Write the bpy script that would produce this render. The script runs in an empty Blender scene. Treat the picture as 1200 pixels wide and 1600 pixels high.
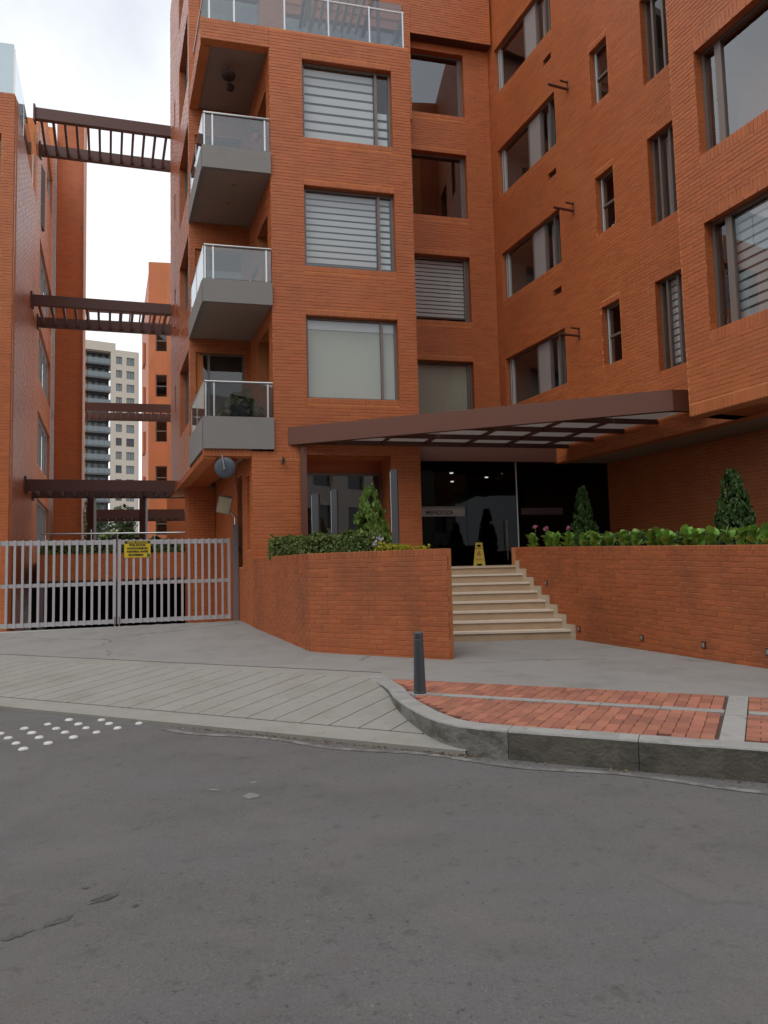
import bpy, math, random
from mathutils import Vector, Matrix
random.seed(7)
R_ = random.Random(11)
rad = math.radians
sc = bpy.context.scene
col = sc.collection
# ------------------------------------------------------------ camera, sky, sun, exposure
PITCH, ROLL = rad(4.37), rad(-1.42)
fwd = Vector((0, math.cos(PITCH), math.sin(PITCH))); up0 = Vector((0, -math.sin(PITCH), math.cos(PITCH))); rt0 = Vector((1, 0, 0))
rt = math.cos(ROLL) * rt0 + math.sin(ROLL) * up0
up = -math.sin(ROLL) * rt0 + math.cos(ROLL) * up0
cam = bpy.data.cameras.new('camera'); cam_o = bpy.data.objects.new('camera', cam); col.objects.link(cam_o)
m = Matrix((rt, up, -fwd)).transposed().to_4x4(); m.translation = Vector((0, 0, 1.55)); cam_o.matrix_world = m
cam.sensor_fit = 'HORIZONTAL'; cam.sensor_width = 36; cam.lens = 33.0; cam.clip_end = 3000; cam.clip_start = 0.05
sc.camera = cam_o
SUN_EL, SUN_AZ = rad(58), rad(205)     # azimuth clockwise from +Y: the veiled sun stands behind the viewer
W = bpy.data.worlds.new('World'); sc.world = W; W.use_nodes = True
nt = W.node_tree; N = nt.nodes; Lk = nt.links; N.clear()
out = N.new('ShaderNodeOutputWorld'); bg = N.new('ShaderNodeBackground'); sky = N.new('ShaderNodeTexSky')
sky.sky_type = 'NISHITA'; sky.sun_disc = False; sky.sun_elevation = SUN_EL; sky.sun_rotation = SUN_AZ; sky.air_density = 1.0; sky.dust_density = 2.0
tc = N.new('ShaderNodeTexCoord'); no = N.new('ShaderNodeTexNoise'); no.inputs['Scale'].default_value = 2.6; no.inputs['Detail'].default_value = 5
cr = N.new('ShaderNodeValToRGB'); cr.color_ramp.elements[0].position = .28; cr.color_ramp.elements[0].color = (.50, .50, .50, 1); cr.color_ramp.elements[1].position = .62; cr.color_ramp.elements[1].color = (1, 1, 1, 1)
mx = N.new('ShaderNodeMix'); mx.data_type = 'RGBA'; mx.inputs[7].default_value = (9.2, 9.4, 9.6, 1)
Lk.new(tc.outputs['Generated'], no.inputs['Vector']); Lk.new(no.outputs['Fac'], cr.inputs['Fac']); Lk.new(cr.outputs['Color'], mx.inputs[0])
Lk.new(sky.outputs['Color'], mx.inputs[6]); Lk.new(mx.outputs[2], bg.inputs['Color']); bg.inputs['Strength'].default_value = .115
Lk.new(bg.outputs[0], out.inputs['Surface'])
sun = bpy.data.lights.new('sun', 'SUN'); sun.energy = 0.6; sun.angle = rad(25); sun.color = (1, .97, .92)
sun_o = bpy.data.objects.new('sun', sun); col.objects.link(sun_o)
sd = Vector((math.sin(SUN_AZ) * math.cos(SUN_EL), math.cos(SUN_AZ) * math.cos(SUN_EL), math.sin(SUN_EL)))
sun_o.rotation_euler = (-sd).to_track_quat('-Z', 'Y').to_euler()
sc.view_settings.view_transform = 'Standard'; sc.view_settings.look = 'None'; sc.view_settings.exposure = 0.22; sc.view_settings.gamma = 1
sc.view_settings.use_curve_mapping = False
sc.render.engine = 'CYCLES'; sc.cycles.max_bounces = 7; sc.cycles.transparent_max_bounces = 16; sc.cycles.caustics_reflective = False; sc.cycles.caustics_refractive = False
sc.cycles.use_denoising = True
sc.cycles.sample_clamp_indirect = 4
# ------------------------------------------------------------ materials
def mat(name, base, rough=.8, var=0, noise=0, nscale=6, bump=0, bscale=60, metal=0, spec=.5, island=False, grime=None, emit=None):
    """principled; var = per piece tone variation, noise = blotchy tone, grime = (height0, height1, dark) stain above the ground"""
    M = bpy.data.materials.new(name); M.use_nodes = True; t = M.node_tree; n = t.nodes; l = t.links
    p = n['Principled BSDF']; p.inputs['Roughness'].default_value = rough; p.inputs['Metallic'].default_value = metal
    p.inputs['Specular IOR Level'].default_value = spec
    p.inputs['Base Color'].default_value = (*base, 1)
    if emit: p.inputs['Emission Color'].default_value = (*emit[0], 1); p.inputs['Emission Strength'].default_value = emit[1]
    if not (var or noise or bump): return M
    geo = n.new('ShaderNodeNewGeometry'); src = None
    hs = n.new('ShaderNodeHueSaturation'); hs.inputs['Color'].default_value = (*base, 1)
    val = None
    def math_(op, a, b):
        q = n.new('ShaderNodeMath'); q.operation = op
        for i, v in enumerate((a, b)):
            if isinstance(v, (int, float)): q.inputs[i].default_value = v
            else: l.new(v, q.inputs[i])
        return q.outputs[0]
    val = None
    if var:
        oi = n.new('ShaderNodeObjectInfo')
        f = math_('FRACT', math_('ADD', oi.outputs['Random'], geo.outputs['Random Per Island']), 0)
        val = math_('ADD', math_('MULTIPLY', f, 2 * var), 1 - var)
        hu = math_('ADD', math_('MULTIPLY', math_('FRACT', math_('MULTIPLY', f, 7.31), 0), .012 if var > .15 else .005), .4965)
        l.new(hu, hs.inputs['Hue'])
    if noise:
        tx = n.new('ShaderNodeTexNoise'); tx.inputs['Scale'].default_value = nscale; tx.inputs['Detail'].default_value = 6; tx.inputs['Roughness'].default_value = .62
        l.new(geo.outputs['Position'], tx.inputs['Vector'])
        b = math_('ADD', math_('MULTIPLY', tx.outputs['Fac'], 2 * noise), 1 - noise)
        val = math_('MULTIPLY', val, b) if val else b
    if val: l.new(val, hs.inputs['Value'])
    l.new(hs.outputs[0], p.inputs['Base Color'])
    if bump:
        bt = n.new('ShaderNodeTexNoise'); bt.inputs['Scale'].default_value = bscale; bt.inputs['Detail'].default_value = 4
        l.new(geo.outputs['Position'], bt.inputs['Vector'])
        bp = n.new('ShaderNodeBump'); bp.inputs['Strength'].default_value = bump; bp.inputs['Distance'].default_value = .01
        l.new(bt.outputs['Fac'], bp.inputs['Height']); l.new(bp.outputs[0], p.inputs['Normal'])
    return M
def stained(M, scale, lo, hi, colr, amount, stretch=(1, 1, 1)):
    """adds irregular dirt of a colour over a material's base colour"""
    t = M.node_tree; n = t.nodes; l = t.links; p = n['Principled BSDF']
    geo = n.new('ShaderNodeNewGeometry'); mp = n.new('ShaderNodeMapping'); mp.inputs['Scale'].default_value = stretch
    l.new(geo.outputs['Position'], mp.inputs['Vector'])
    tx = n.new('ShaderNodeTexNoise'); tx.inputs['Scale'].default_value = scale; tx.inputs['Detail'].default_value = 7; tx.inputs['Roughness'].default_value = .65
    l.new(mp.outputs[0], tx.inputs['Vector'])
    r = n.new('ShaderNodeMapRange'); r.inputs[1].default_value = lo; r.inputs[2].default_value = hi; r.inputs[4].default_value = amount
    l.new(tx.outputs['Fac'], r.inputs[0])
    mi = n.new('ShaderNodeMix'); mi.data_type = 'RGBA'; mi.inputs[7].default_value = (*colr, 1)
    l.new(r.outputs[0], mi.inputs[0])
    s = p.inputs['Base Color']
    if s.links: l.new(s.links[0].from_socket, mi.inputs[6])
    else: mi.inputs[6].default_value = s.default_value
    l.new(mi.outputs[2], s)
    return M
def glass(name, tint=(.9, .93, .93), trans=.85, ior=1.52, rough=0.0):
    M = bpy.data.materials.new(name); M.use_nodes = True; t = M.node_tree; n = t.nodes; l = t.links; n.clear()
    o = n.new('ShaderNodeOutputMaterial'); a = n.new('ShaderNodeBsdfTransparent'); a.inputs[0].default_value = (*[c * trans for c in tint], 1)
    g = n.new('ShaderNodeBsdfGlossy'); g.inputs['Roughness'].default_value = rough; g.inputs[0].default_value = (.95, .97, 1, 1)
    fr = n.new('ShaderNodeFresnel'); ge = n.new('ShaderNodeNewGeometry'); mr = n.new('ShaderNodeMapRange'); mr.inputs[3].default_value = ior; mr.inputs[4].default_value = 1 / ior
    l.new(ge.outputs['Backfacing'], mr.inputs[0]); l.new(mr.outputs[0], fr.inputs[0])   # either face of the sheet mirrors as its outside
    mi = n.new('ShaderNodeMixShader'); l.new(fr.outputs[0], mi.inputs[0]); l.new(a.outputs[0], mi.inputs[1]); l.new(g.outputs[0], mi.inputs[2]); l.new(mi.outputs[0], o.inputs[0])
    return M
def leafmat(name, base, var=.35, trans=.35, rough=.5):
    M = mat(name, base, rough, var=var); t = M.node_tree; n = t.nodes; l = t.links; p = n['Principled BSDF']
    o = n['Material Output']; tr = n.new('ShaderNodeBsdfTranslucent'); mi = n.new('ShaderNodeMixShader'); mi.inputs[0].default_value = trans
    l.new(p.inputs['Base Color'].links[0].from_socket, tr.inputs[0]); l.new(p.outputs[0], mi.inputs[1]); l.new(tr.outputs[0], mi.inputs[2]); l.new(mi.outputs[0], o.inputs[0])
    return M
BR = (.455, .130, .039)
M_brick = stained(mat('brick_clay', BR, .5, var=.085, noise=.2, nscale=.8, bump=.2, bscale=90, spec=.45), 1.3, .55, .80, (.24, .075, .04), .4, (1, 1, .45))
stained(M_brick, .7, .52, .78, (.50, .19, .085), .5, (1, 1, .3)); stained(M_brick, 3.5, .62, .8, (.20, .07, .04), .45, (1, 1, .12))
M_flank = stained(mat('sealed_flank_brick', BR, .33, var=.10, noise=.16, nscale=.8, bump=.2, bscale=90, spec=.9), 1.3, .55, .80, (.24, .075, .04), .4, (1, 1, .45))
M_mortar = mat('mortar_joint', (.62, .225, .08), .9, noise=.25, nscale=3)
M_pbrick = stained(mat('planter_brick_clay', (.385, .105, .031), .6, var=.11, noise=.2, nscale=1.1, bump=.3, bscale=80), 1.6, .48, .76, (.14, .052, .028), .7, (1, 1, .35))
M_pmortar = mat('planter_mortar', (.50, .185, .07), .9, noise=.3, nscale=3)
M_steel = mat('brown_painted_steel', (.15, .058, .036), .5, noise=.12, nscale=2)
M_dsteel = mat('dark_red_brown_steel', (.092, .033, .022), .5, noise=.12, nscale=2)
M_alu = mat('bronze_anodised_frame', (.19, .15, .13), .4, metal=.3)
M_white_frame = mat('pale_window_frame', (.5, .49, .48), .4)
M_grey = stained(mat('grey_render', (.25, .24, .23), .8, noise=.1, nscale=2, bump=.08), 2, .5, .9, (.15, .14, .13), .5)
M_soffit = mat('plaster_soffit', (.42, .38, .33), .9, noise=.06)
M_soffit2 = mat('brown_soffit', (.34, .28, .24), .9, noise=.06)
M_glass = glass('window_glass', trans=.92, ior=1.75)
M_mirror_glass = glass('reflective_window_glass', trans=.8, ior=2.3)
M_rail_glass = glass('balcony_glass', tint=(.78, .84, .86), trans=.82, ior=1.85)
M_door_glass = glass('dark_lobby_glass', trans=.45, ior=1.24)
M_chrome = mat('brushed_steel', (.55, .55, .55), .3, metal=.9)
M_blind = mat('white_blind_fabric', (.80, .84, .85), .8)
M_shade = mat('beige_roller_shade', (.52, .53, .43), .85, noise=.1, nscale=1.2)
M_sheer = mat('grey_sheer_fabric', (.34, .37, .38), .9); M_gap = mat('blind_gap_fabric', (.17, .19, .20), .9)
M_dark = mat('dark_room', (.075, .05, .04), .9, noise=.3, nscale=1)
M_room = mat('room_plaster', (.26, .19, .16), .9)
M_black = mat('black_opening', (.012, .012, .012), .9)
M_panel = mat('grey_panel', (.30, .27, .26), .7)
M_gate = mat('galvanised_grey_paint', (.48, .465, .48), .45, noise=.1, nscale=5)
M_post = mat('taupe_metal_post', (.22, .18, .18), .5)
def cracks(M, scale, width, colr, amount, mask_lo, mask_hi):
    """thin broken crack lines"""
    t = M.node_tree; n = t.nodes; l = t.links; p = n['Principled BSDF']; geo = n.new('ShaderNodeNewGeometry')
    wn = n.new('ShaderNodeTexNoise'); wn.inputs['Scale'].default_value = 1.7; wn.inputs['Detail'].default_value = 5; l.new(geo.outputs['Position'], wn.inputs['Vector'])
    ad = n.new('ShaderNodeMix'); ad.data_type = 'VECTOR'; ad.inputs[0].default_value = .45; l.new(geo.outputs['Position'], ad.inputs[4]); l.new(wn.outputs['Color'], ad.inputs[5])
    v = n.new('ShaderNodeTexVoronoi'); v.feature = 'DISTANCE_TO_EDGE'; v.inputs['Scale'].default_value = scale; l.new(ad.outputs[1], v.inputs['Vector'])
    r = n.new('ShaderNodeMapRange'); r.inputs[1].default_value = 0; r.inputs[2].default_value = width; r.inputs[3].default_value = amount; r.inputs[4].default_value = 0; l.new(v.outputs['Distance'], r.inputs[0])
    mk = n.new('ShaderNodeTexNoise'); mk.inputs['Scale'].default_value = .9; mk.inputs['Detail'].default_value = 3; l.new(geo.outputs['Position'], mk.inputs['Vector'])
    mr = n.new('ShaderNodeMapRange'); mr.inputs[1].default_value = mask_lo; mr.inputs[2].default_value = mask_hi; l.new(mk.outputs['Fac'], mr.inputs[0])
    mu = n.new('ShaderNodeMath'); mu.operation = 'MULTIPLY'; l.new(r.outputs[0], mu.inputs[0]); l.new(mr.outputs[0], mu.inputs[1])
    mi = n.new('ShaderNodeMix'); mi.data_type = 'RGBA'; mi.inputs[7].default_value = (*colr, 1); l.new(mu.outputs[0], mi.inputs[0])
    sk = p.inputs['Base Color']; l.new(sk.links[0].from_socket, mi.inputs[6]); l.new(mi.outputs[2], sk); return M
M_asphalt = mat('asphalt', (.144, .137, .136), .86, noise=.24, nscale=.45, bump=1.0, bscale=110)
stained(M_asphalt, 75, .54, .74, (.30, .285, .27), .45); stained(M_asphalt, 85, .54, .70, (.05, .047, .045), .7); stained(M_asphalt, 24, .60, .70, (.04, .038, .037), .8)
stained(M_asphalt, 30, .64, .70, (.30, .28, .26), .6); stained(M_asphalt, 7, .58, .70, (.065, .06, .057), .65); stained(M_asphalt, 1.9, .50, .74, (.085, .08, .077), .45); stained(M_asphalt, .9, .50, .75, (.185, .165, .148), .5)
stained(M_asphalt, .55, .48, .70, (.165, .163, .168), .55, (.35, 1.6, 1)); stained(M_asphalt, 3.2, .60, .74, (.17, .125, .10), .45)
cracks(M_asphalt, .8, .012, (.065, .062, .06), .5, .56, .64)
M_conc = stained(stained(mat('apron_concrete', (.275, .268, .252), .88, noise=.12, nscale=1.3, bump=.25, bscale=70), 1.7, .50, .76, (.165, .155, .14), .6), 14, .6, .75, (.12, .11, .1), .4); cracks(M_conc, .32, .006, (.09, .085, .075), .8, .40, .46); stained(M_conc, .9, .5, .75, (.33, .325, .31), .45, (.4, 1.4, 1))
M_ramp = stained(stained(mat('ramp_concrete', (.31, .30, .27), .9, noise=.14, nscale=2, bump=.4, bscale=60), 1.5, .5, .8, (.21, .20, .15), .6), 10, .58, .75, (.14, .13, .11), .5)
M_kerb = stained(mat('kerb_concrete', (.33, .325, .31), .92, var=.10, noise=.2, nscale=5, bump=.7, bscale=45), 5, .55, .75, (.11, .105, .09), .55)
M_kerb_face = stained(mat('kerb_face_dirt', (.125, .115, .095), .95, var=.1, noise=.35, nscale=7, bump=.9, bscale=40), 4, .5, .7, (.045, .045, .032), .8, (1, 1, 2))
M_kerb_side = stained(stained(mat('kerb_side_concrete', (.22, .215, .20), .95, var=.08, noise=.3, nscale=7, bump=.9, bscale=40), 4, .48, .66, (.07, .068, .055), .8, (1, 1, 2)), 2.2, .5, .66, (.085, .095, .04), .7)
M_paver = stained(mat('clay_paver', (.37, .145, .095), .85, var=.22, noise=.18, nscale=9, bump=.4, bscale=80), 1.8, .52, .75, (.17, .085, .065), .6)
M_sand = mat('joint_sand', (.12, .085, .065), .95, noise=.3, nscale=20)
M_trav = stained(mat('travertine', (.50, .40, .29), .6, noise=.12, nscale=4, bump=.1), 3, .5, .8, (.33, .24, .16), .5, (1, 1, 4))
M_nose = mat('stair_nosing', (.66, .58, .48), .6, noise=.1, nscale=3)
M_riser = stained(mat('shaded_travertine_riser', (.42, .30, .19), .65, noise=.14, nscale=4), 3, .5, .8, (.25, .17, .11), .5, (1, 1, 4))  # darker copy of the travertine: shade on the risers is put into the colour
M_boll = mat('bollard_paint', (.045, .055, .065), .42, noise=.15, nscale=6)
M_lamp_post = mat('slate_metal', (.075, .08, .09), .45)
M_yellow = mat('yellow_sign', (.68, .50, .02), .5, noise=.05)
M_wet = mat('yellow_plastic', (.55, .40, .02), .45)
M_ink = mat('black_ink', (.02, .02, .02), .6)
M_red = mat('red_print', (.42, .09, .02), .6)
M_green = mat('green_badge', (.02, .13, .07), .6)
M_soil = mat('planting_soil', (.035, .025, .018), .95, noise=.4, nscale=8)
M_wood = mat('stem_bark', (.06, .045, .03), .9)
M_white = stained(mat('white_paint', (.68, .68, .66), .5, noise=.1), 40, .5, .7, (.3, .29, .27), .6)
M_paint_worn = stained(mat('worn_dust_line', (.24, .23, .215), .9, noise=.3, nscale=10), 7, .42, .56, (.132, .124, .119), .97)
M_mirror = mat('blue_grey_disc', (.10, .125, .155), .45, noise=.1)
M_cream = mat('lamp_lens_cream', (.55, .53, .36), .4)
M_leaf_hedge = leafmat('boxwood_leaf', (.15, .21, .05))
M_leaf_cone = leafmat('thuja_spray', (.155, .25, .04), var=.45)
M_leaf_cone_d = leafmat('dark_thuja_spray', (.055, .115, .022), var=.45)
M_leaf_low = leafmat('low_hedge_leaf', (.10, .16, .045), var=.4)
M_leaf_big = leafmat('bergenia_leaf', (.20, .37, .065), var=.3, trans=.25, rough=.4)
M_leaf_yel = leafmat('golden_leaf', (.40, .38, .03), var=.35)
M_leaf_far = leafmat('far_leaf', (.05, .075, .025), var=.5)
M_pink = leafmat('pink_petal', (.55, .16, .30), var=.2)
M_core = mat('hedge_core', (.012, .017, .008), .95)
M_beige = mat('beige_render', (.50, .44, .37), .9, noise=.04)
M_tglass = mat('tower_dark_glazing', (.035, .04, .045), .15)
M_tglass2 = mat('tower_pale_glazing', (.16, .18, .19), .15)
M_tslab = mat('tower_slab_grey', (.10, .10, .105), .8)
M_blue = mat('blue_hoarding_paint', (.09, .25, .5), .7)
M_poly = bpy.data.materials.new('canopy_polycarbonate'); M_poly.use_nodes = True
_t = M_poly.node_tree; _p = _t.nodes['Principled BSDF']; _p.inputs['Base Color'].default_value = (.55, .52, .5, 1); _p.inputs['Roughness'].default_value = .35
_tr = _t.nodes.new('ShaderNodeBsdfTranslucent'); _tr.inputs[0].default_value = (.62, .6, .58, 1); _mi = _t.nodes.new('ShaderNodeMixShader'); _mi.inputs[0].default_value = .55
_t.links.new(_p.outputs[0], _mi.inputs[1]); _t.links.new(_tr.outputs[0], _mi.inputs[2]); _t.links.new(_mi.outputs[0], _t.nodes['Material Output'].inputs[0])
M_lamp = mat('lit_downlight', (1, 1, 1), .5, emit=((1, .95, .85), 3.5))
# ------------------------------------------------------------ mesh helpers
class MB:
    def __init__(s): s.v = []; s.f = []; s.mi = []
    def add(s, vs, fs, k=0):
        o = len(s.v); s.v += [tuple(p) for p in vs]; s.f += [tuple(i + o for i in f) for f in fs]; s.mi += [k] * len(fs); return s
    def quad(s, a, b, c, d, k=0): return s.add((a, b, c, d), ((0, 1, 2, 3),), k)
    def hexa(s, p, k=0, skip=()):
        fs = [(0, 3, 2, 1), (4, 5, 6, 7), (0, 1, 5, 4), (1, 2, 6, 5), (2, 3, 7, 6), (3, 0, 4, 7)]
        return s.add(p, [f for i, f in enumerate(fs) if i not in skip], k)
    def box(s, x0, x1, y0, y1, z0, z1, k=0):
        return s.hexa([(x0, y0, z0), (x1, y0, z0), (x1, y1, z0), (x0, y1, z0), (x0, y0, z1), (x1, y0, z1), (x1, y1, z1), (x0, y1, z1)], k)
    def bar(s, a, b, w, h=None, k=0):
        a = Vector(a); b = Vector(b); h = h or w; d = (b - a).normalized()
        r = d.cross(Vector((0, 0, 1)));
        if r.length < 1e-4: r = Vector((1, 0, 0))
        r.normalize(); u = r.cross(d)
        q = [a + r * (sx * w / 2) + u * (sz * h / 2) for sx, sz in ((-1, -1), (1, -1), (1, 1), (-1, 1))] + [b + r * (sx * w / 2) + u * (sz * h / 2) for sx, sz in ((-1, -1), (1, -1), (1, 1), (-1, 1))]
        return s.hexa(q, k)
    def tube(s, pts, rr, n=10, k=0, caps=True):
        pts = [Vector(p) for p in pts]; rr = rr if hasattr(rr, '__len__') else [rr] * len(pts); o = len(s.v); prev = None
        for i, p in enumerate(pts):
            d = (pts[min(i + 1, len(pts) - 1)] - pts[max(i - 1, 0)]).normalized()
            r = prev - d * prev.dot(d) if prev is not None else d.cross(Vector((0, 0, 1)) if abs(d.z) < .9 else Vector((1, 0, 0)))
            r.normalize(); prev = r; u = d.cross(r)
            for j in range(n): s.v.append(tuple(p + rr[i] * (math.cos(2 * math.pi * j / n) * r + math.sin(2 * math.pi * j / n) * u)))
        for i in range(len(pts) - 1):
            for j in range(n): s.f.append((o + i * n + j, o + i * n + (j + 1) % n, o + (i + 1) * n + (j + 1) % n, o + (i + 1) * n + j)); s.mi.append(k)
        if caps: s.f += [tuple(o + j for j in reversed(range(n))), tuple(o + (len(pts) - 1) * n + j for j in range(n))]; s.mi += [k, k]
        return s
    def mesh(s, name, mats):
        me = bpy.data.meshes.new(name); me.from_pydata(s.v, [], s.f)
        for q in (mats if isinstance(mats, (list, tuple)) else [mats]): me.materials.append(q)
        if any(s.mi): me.polygons.foreach_set('material_index', s.mi)
        me.update(); return me
    def build(s, name, mats, parent=None, smooth=False, **kw):
        me = s.mesh(name, mats)
        if smooth: me.polygons.foreach_set('use_smooth', [True] * len(me.polygons))
        return link(name, me, parent, **kw)
def link(name, me, parent=None, label=None, cat=None, group=None, kind=None):
    o = bpy.data.objects.new(name, me); col.objects.link(o)
    if parent is not None:
        o.parent = parent
        if parent.type == 'EMPTY': o.matrix_parent_inverse = Matrix.Translation(-Vector(parent.location))
    tag(o, label, cat, group, kind); return o
def tag(o, label=None, cat=None, group=None, kind=None):
    if label: o['label'] = label
    if cat: o['category'] = cat
    if group: o['group'] = group
    if kind: o['kind'] = kind
    return o
def empty(name, loc=(0, 0, 0), label=None, cat=None, group=None):
    """an Empty at the thing's base; parts are built in world space and parented with the inverse kept by T()"""
    o = bpy.data.objects.new(name, None); col.objects.link(o); o.empty_display_size = .2; o.location = loc
    return tag(o, label, cat, group)
class Fr:
    """a vertical facade frame: u runs along the wall, w goes into the building, z is up (slope: the courses fall along u)"""
    def __init__(s, x, y, az, side=1, slope=0):
        s.slope = slope
        a = rad(az); s.o = Vector((x, y, 0)); s.u = Vector((math.sin(a), math.cos(a), 0)); s.n = Vector((-s.u.y, s.u.x, 0)) * side; s.flip = side < 0
    def __call__(s, u, w, z): return s.o + s.u * u + s.n * w + Vector((0, 0, z + s.slope * u))
    def loc(s, P): d = Vector((P[0], P[1], 0)) - s.o; return d.dot(s.u), d.dot(s.n)
    def box(s, mb, u0, u1, w0, w1, z0, z1, k=0):
        return mb.hexa([s(u0, w0, z0), s(u1, w0, z0), s(u1, w1, z0), s(u0, w1, z0), s(u0, w0, z1), s(u1, w0, z1), s(u1, w1, z1), s(u0, w1, z1)], k)
    def rect(s, mb, u0, u1, z0, z1, w=0, k=0): return mb.quad(s(u0, w, z0), s(u1, w, z0), s(u1, w, z1), s(u0, w, z1), k)
CO = 2.857 / 40            # one brick course
BT = .007                  # a brick stands this far proud of its joint
def wall_slab(fr, u0, u1, z0, z1, holes, depth=.3, rev=None):
    """a wall with openings: front, back, reveals and rim; holes = (u0,u1,z0,z1)"""
    mb = MB(); us = sorted({u0, u1, *[min(max(h[i], u0), u1) for h in holes for i in (0, 1)]}); zs = sorted({z0, z1, *[min(max(h[i], z0), z1) for h in holes for i in (2, 3)]})
    for i in range(len(us) - 1):
        for j in range(len(zs) - 1):
            um = (us[i] + us[i + 1]) / 2; zm = (zs[j] + zs[j + 1]) / 2
            if any(h[0] < um < h[1] and h[2] < zm < h[3] for h in holes): continue
            for w in (0, depth): fr.rect(mb, us[i], us[i + 1], zs[j], zs[j + 1], w)
    for h in list(holes) + [(u0, u1, z0, z1)]:
        a, b, c, d = max(h[0], u0), min(h[1], u1), max(h[2], z0), min(h[3], z1)
        if a >= b or c >= d: continue
        mb.quad(fr(a, 0, c), fr(b, 0, c), fr(b, depth, c), fr(a, depth, c)); mb.quad(fr(a, 0, d), fr(b, 0, d), fr(b, depth, d), fr(a, depth, d))
        mb.quad(fr(a, 0, c), fr(a, depth, c), fr(a, depth, d), fr(a, 0, d)); mb.quad(fr(b, 0, c), fr(b, depth, c), fr(b, depth, d), fr(b, 0, d))
    return mb
def brick_spans(u0, u1, z0, z1, holes, length=.25, joint=.012, course=CO, soldiers=(), rng=R_):
    """(ua, ub, za, zb) of every brick face of a running-bond wall; soldiers = (u0,u1,z0,z1) bands of upright bricks"""
    outp = []; n = int(round((z1 - z0) / course)); blocks = list(holes) + list(soldiers)
    for r in range(n):
        za = z0 + r * course; zb = za + course; zm = (za + zb) / 2
        cuts = sorted([(max(h[0], u0), min(h[1], u1)) for h in blocks if h[2] < zm < h[3] and h[1] > u0 and h[0] < u1])
        segs = []; c = u0
        for a, b in cuts:
            if a > c: segs.append((c, a))
            c = max(c, b)
        if c < u1: segs.append((c, u1))
        off = (length / 2 if r % 2 else 0) + rng.uniform(-.012, .012)
        for a, b in segs:
            k = math.floor((a - u0 - off) / length); x = u0 + off + k * length
            while x < b - 1e-6:
                p, q = max(x, a), min(x + length, b)
                if q - p > .035: outp.append((p + (joint / 2 if p > a else 0), q - (joint / 2 if q < b else 0), za + joint / 2, zb - joint / 2))
                x += length
    for a, b, c, d in soldiers:
        k = max(1, round((b - a) / .0715)); st = (b - a) / k
        for i in range(k): outp.append((a + i * st + joint / 2, a + (i + 1) * st - joint / 2, c + joint / 2, d - joint / 2))
    return outp
def add_brick(mb, fr, s, t=BT, rng=R_, w=0):
    a, b, c, d = s; t = -(t + rng.uniform(-.0025, .0025)) + w
    mb.add([fr(a, w + .004, c), fr(b, w + .004, c), fr(b, w + .004, d), fr(a, w + .004, d), fr(a, t, c), fr(b, t, c), fr(b, t, d), fr(a, t, d)],
           [(4, 5, 6, 7), (0, 1, 5, 4), (1, 2, 6, 5), (2, 3, 7, 6), (3, 0, 4, 7)])
_bm = {}
def brick_piece(fr, s, parent, material, name='brick', t=BT, deep=.05):
    """one brick as an object; alike bricks share their mesh"""
    L = round((s[1] - s[0]) / .01) * .01; H = round((s[3] - s[2]) / .002) * .002; key = (L, H, material.name, fr.flip)
    if key not in _bm:
        mb = MB(); e = .003
        x, z = L / 2, H / 2
        mb.add([(-x, deep, -z), (x, deep, -z), (x, deep, z), (-x, deep, z), (-x, e, -z), (x, e, -z), (x, e, z), (-x, e, z), (-x + e, 0, -z + e), (x - e, 0, -z + e), (x - e, 0, z - e), (-x + e, 0, z - e)],
               [(8, 9, 10, 11), (4, 5, 9, 8), (5, 6, 10, 9), (6, 7, 11, 10), (7, 4, 8, 11), (0, 1, 5, 4), (1, 2, 6, 5), (2, 3, 7, 6), (3, 0, 4, 7)])
        _bm[key] = mb.mesh(name, material)
    o = bpy.data.objects.new(name, _bm[key]); col.objects.link(o); o.parent = parent
    u = fr.u; y = fr.n
    mm = Matrix((u, y, Vector((0, 0, 1)))).transposed().to_4x4(); mm.translation = fr((s[0] + s[1]) / 2, -t + R_.uniform(-.002, .002), (s[2] + s[3]) / 2)
    o.matrix_local = mm
    return o
def brick_wall(fr, u0, u1, z0, z1, holes, parent, depth=.3, soldiers=(), single=None, name='wall', bm=None, mm=None, jambs=True):
    """wall with its bricks: those in `single` (a test) become objects of their own, the rest one joined mesh"""
    bm = bm or M_brick; mm = mm or M_mortar
    wl = wall_slab(fr, u0, u1, z0, z1, holes, depth).build(name, mm, parent)
    sp = brick_spans(u0, u1, z0, z1, holes, soldiers=soldiers)
    mb = MB()
    for s in sp:
        if single and single(s): brick_piece(fr, s, wl, bm)
        else: add_brick(mb, fr, s)
    if jambs:      # the reveals are brick too: the far jamb and the head
        for h in holes:
            jd = min(depth, .22)
            for uu, sgn in ((h[0], 1), (h[1], -1)):
                if not (u0 < uu < u1): continue
                z = h[2]; r = 0
                while z < h[3] - .03:
                    parts = ((0, jd * .5), (jd * .5, jd)) if r % 2 else ((0, jd),)
                    for wa, wb in parts:
                        e = .005; mb.quad(fr(uu + sgn * .004, wa + e - BT * (wa == 0), z + e), fr(uu + sgn * .004, wb - e, z + e), fr(uu + sgn * .004, wb - e, min(z + CO, h[3]) - e), fr(uu + sgn * .004, wa + e - BT * (wa == 0), min(z + CO, h[3]) - e))
                    z += CO; r += 1
            ha, hb = max(h[0], u0), min(h[1], u1)
            if ha < hb and h[3] < z1: mb.quad(fr(ha, -.004, h[3] - .004), fr(hb, -.004, h[3] - .004), fr(hb, jd, h[3] - .004), fr(ha, jd, h[3] - .004))
    if mb.v: tag(mb.build('brick', bm, wl), kind='stuff')
    return wl
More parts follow.
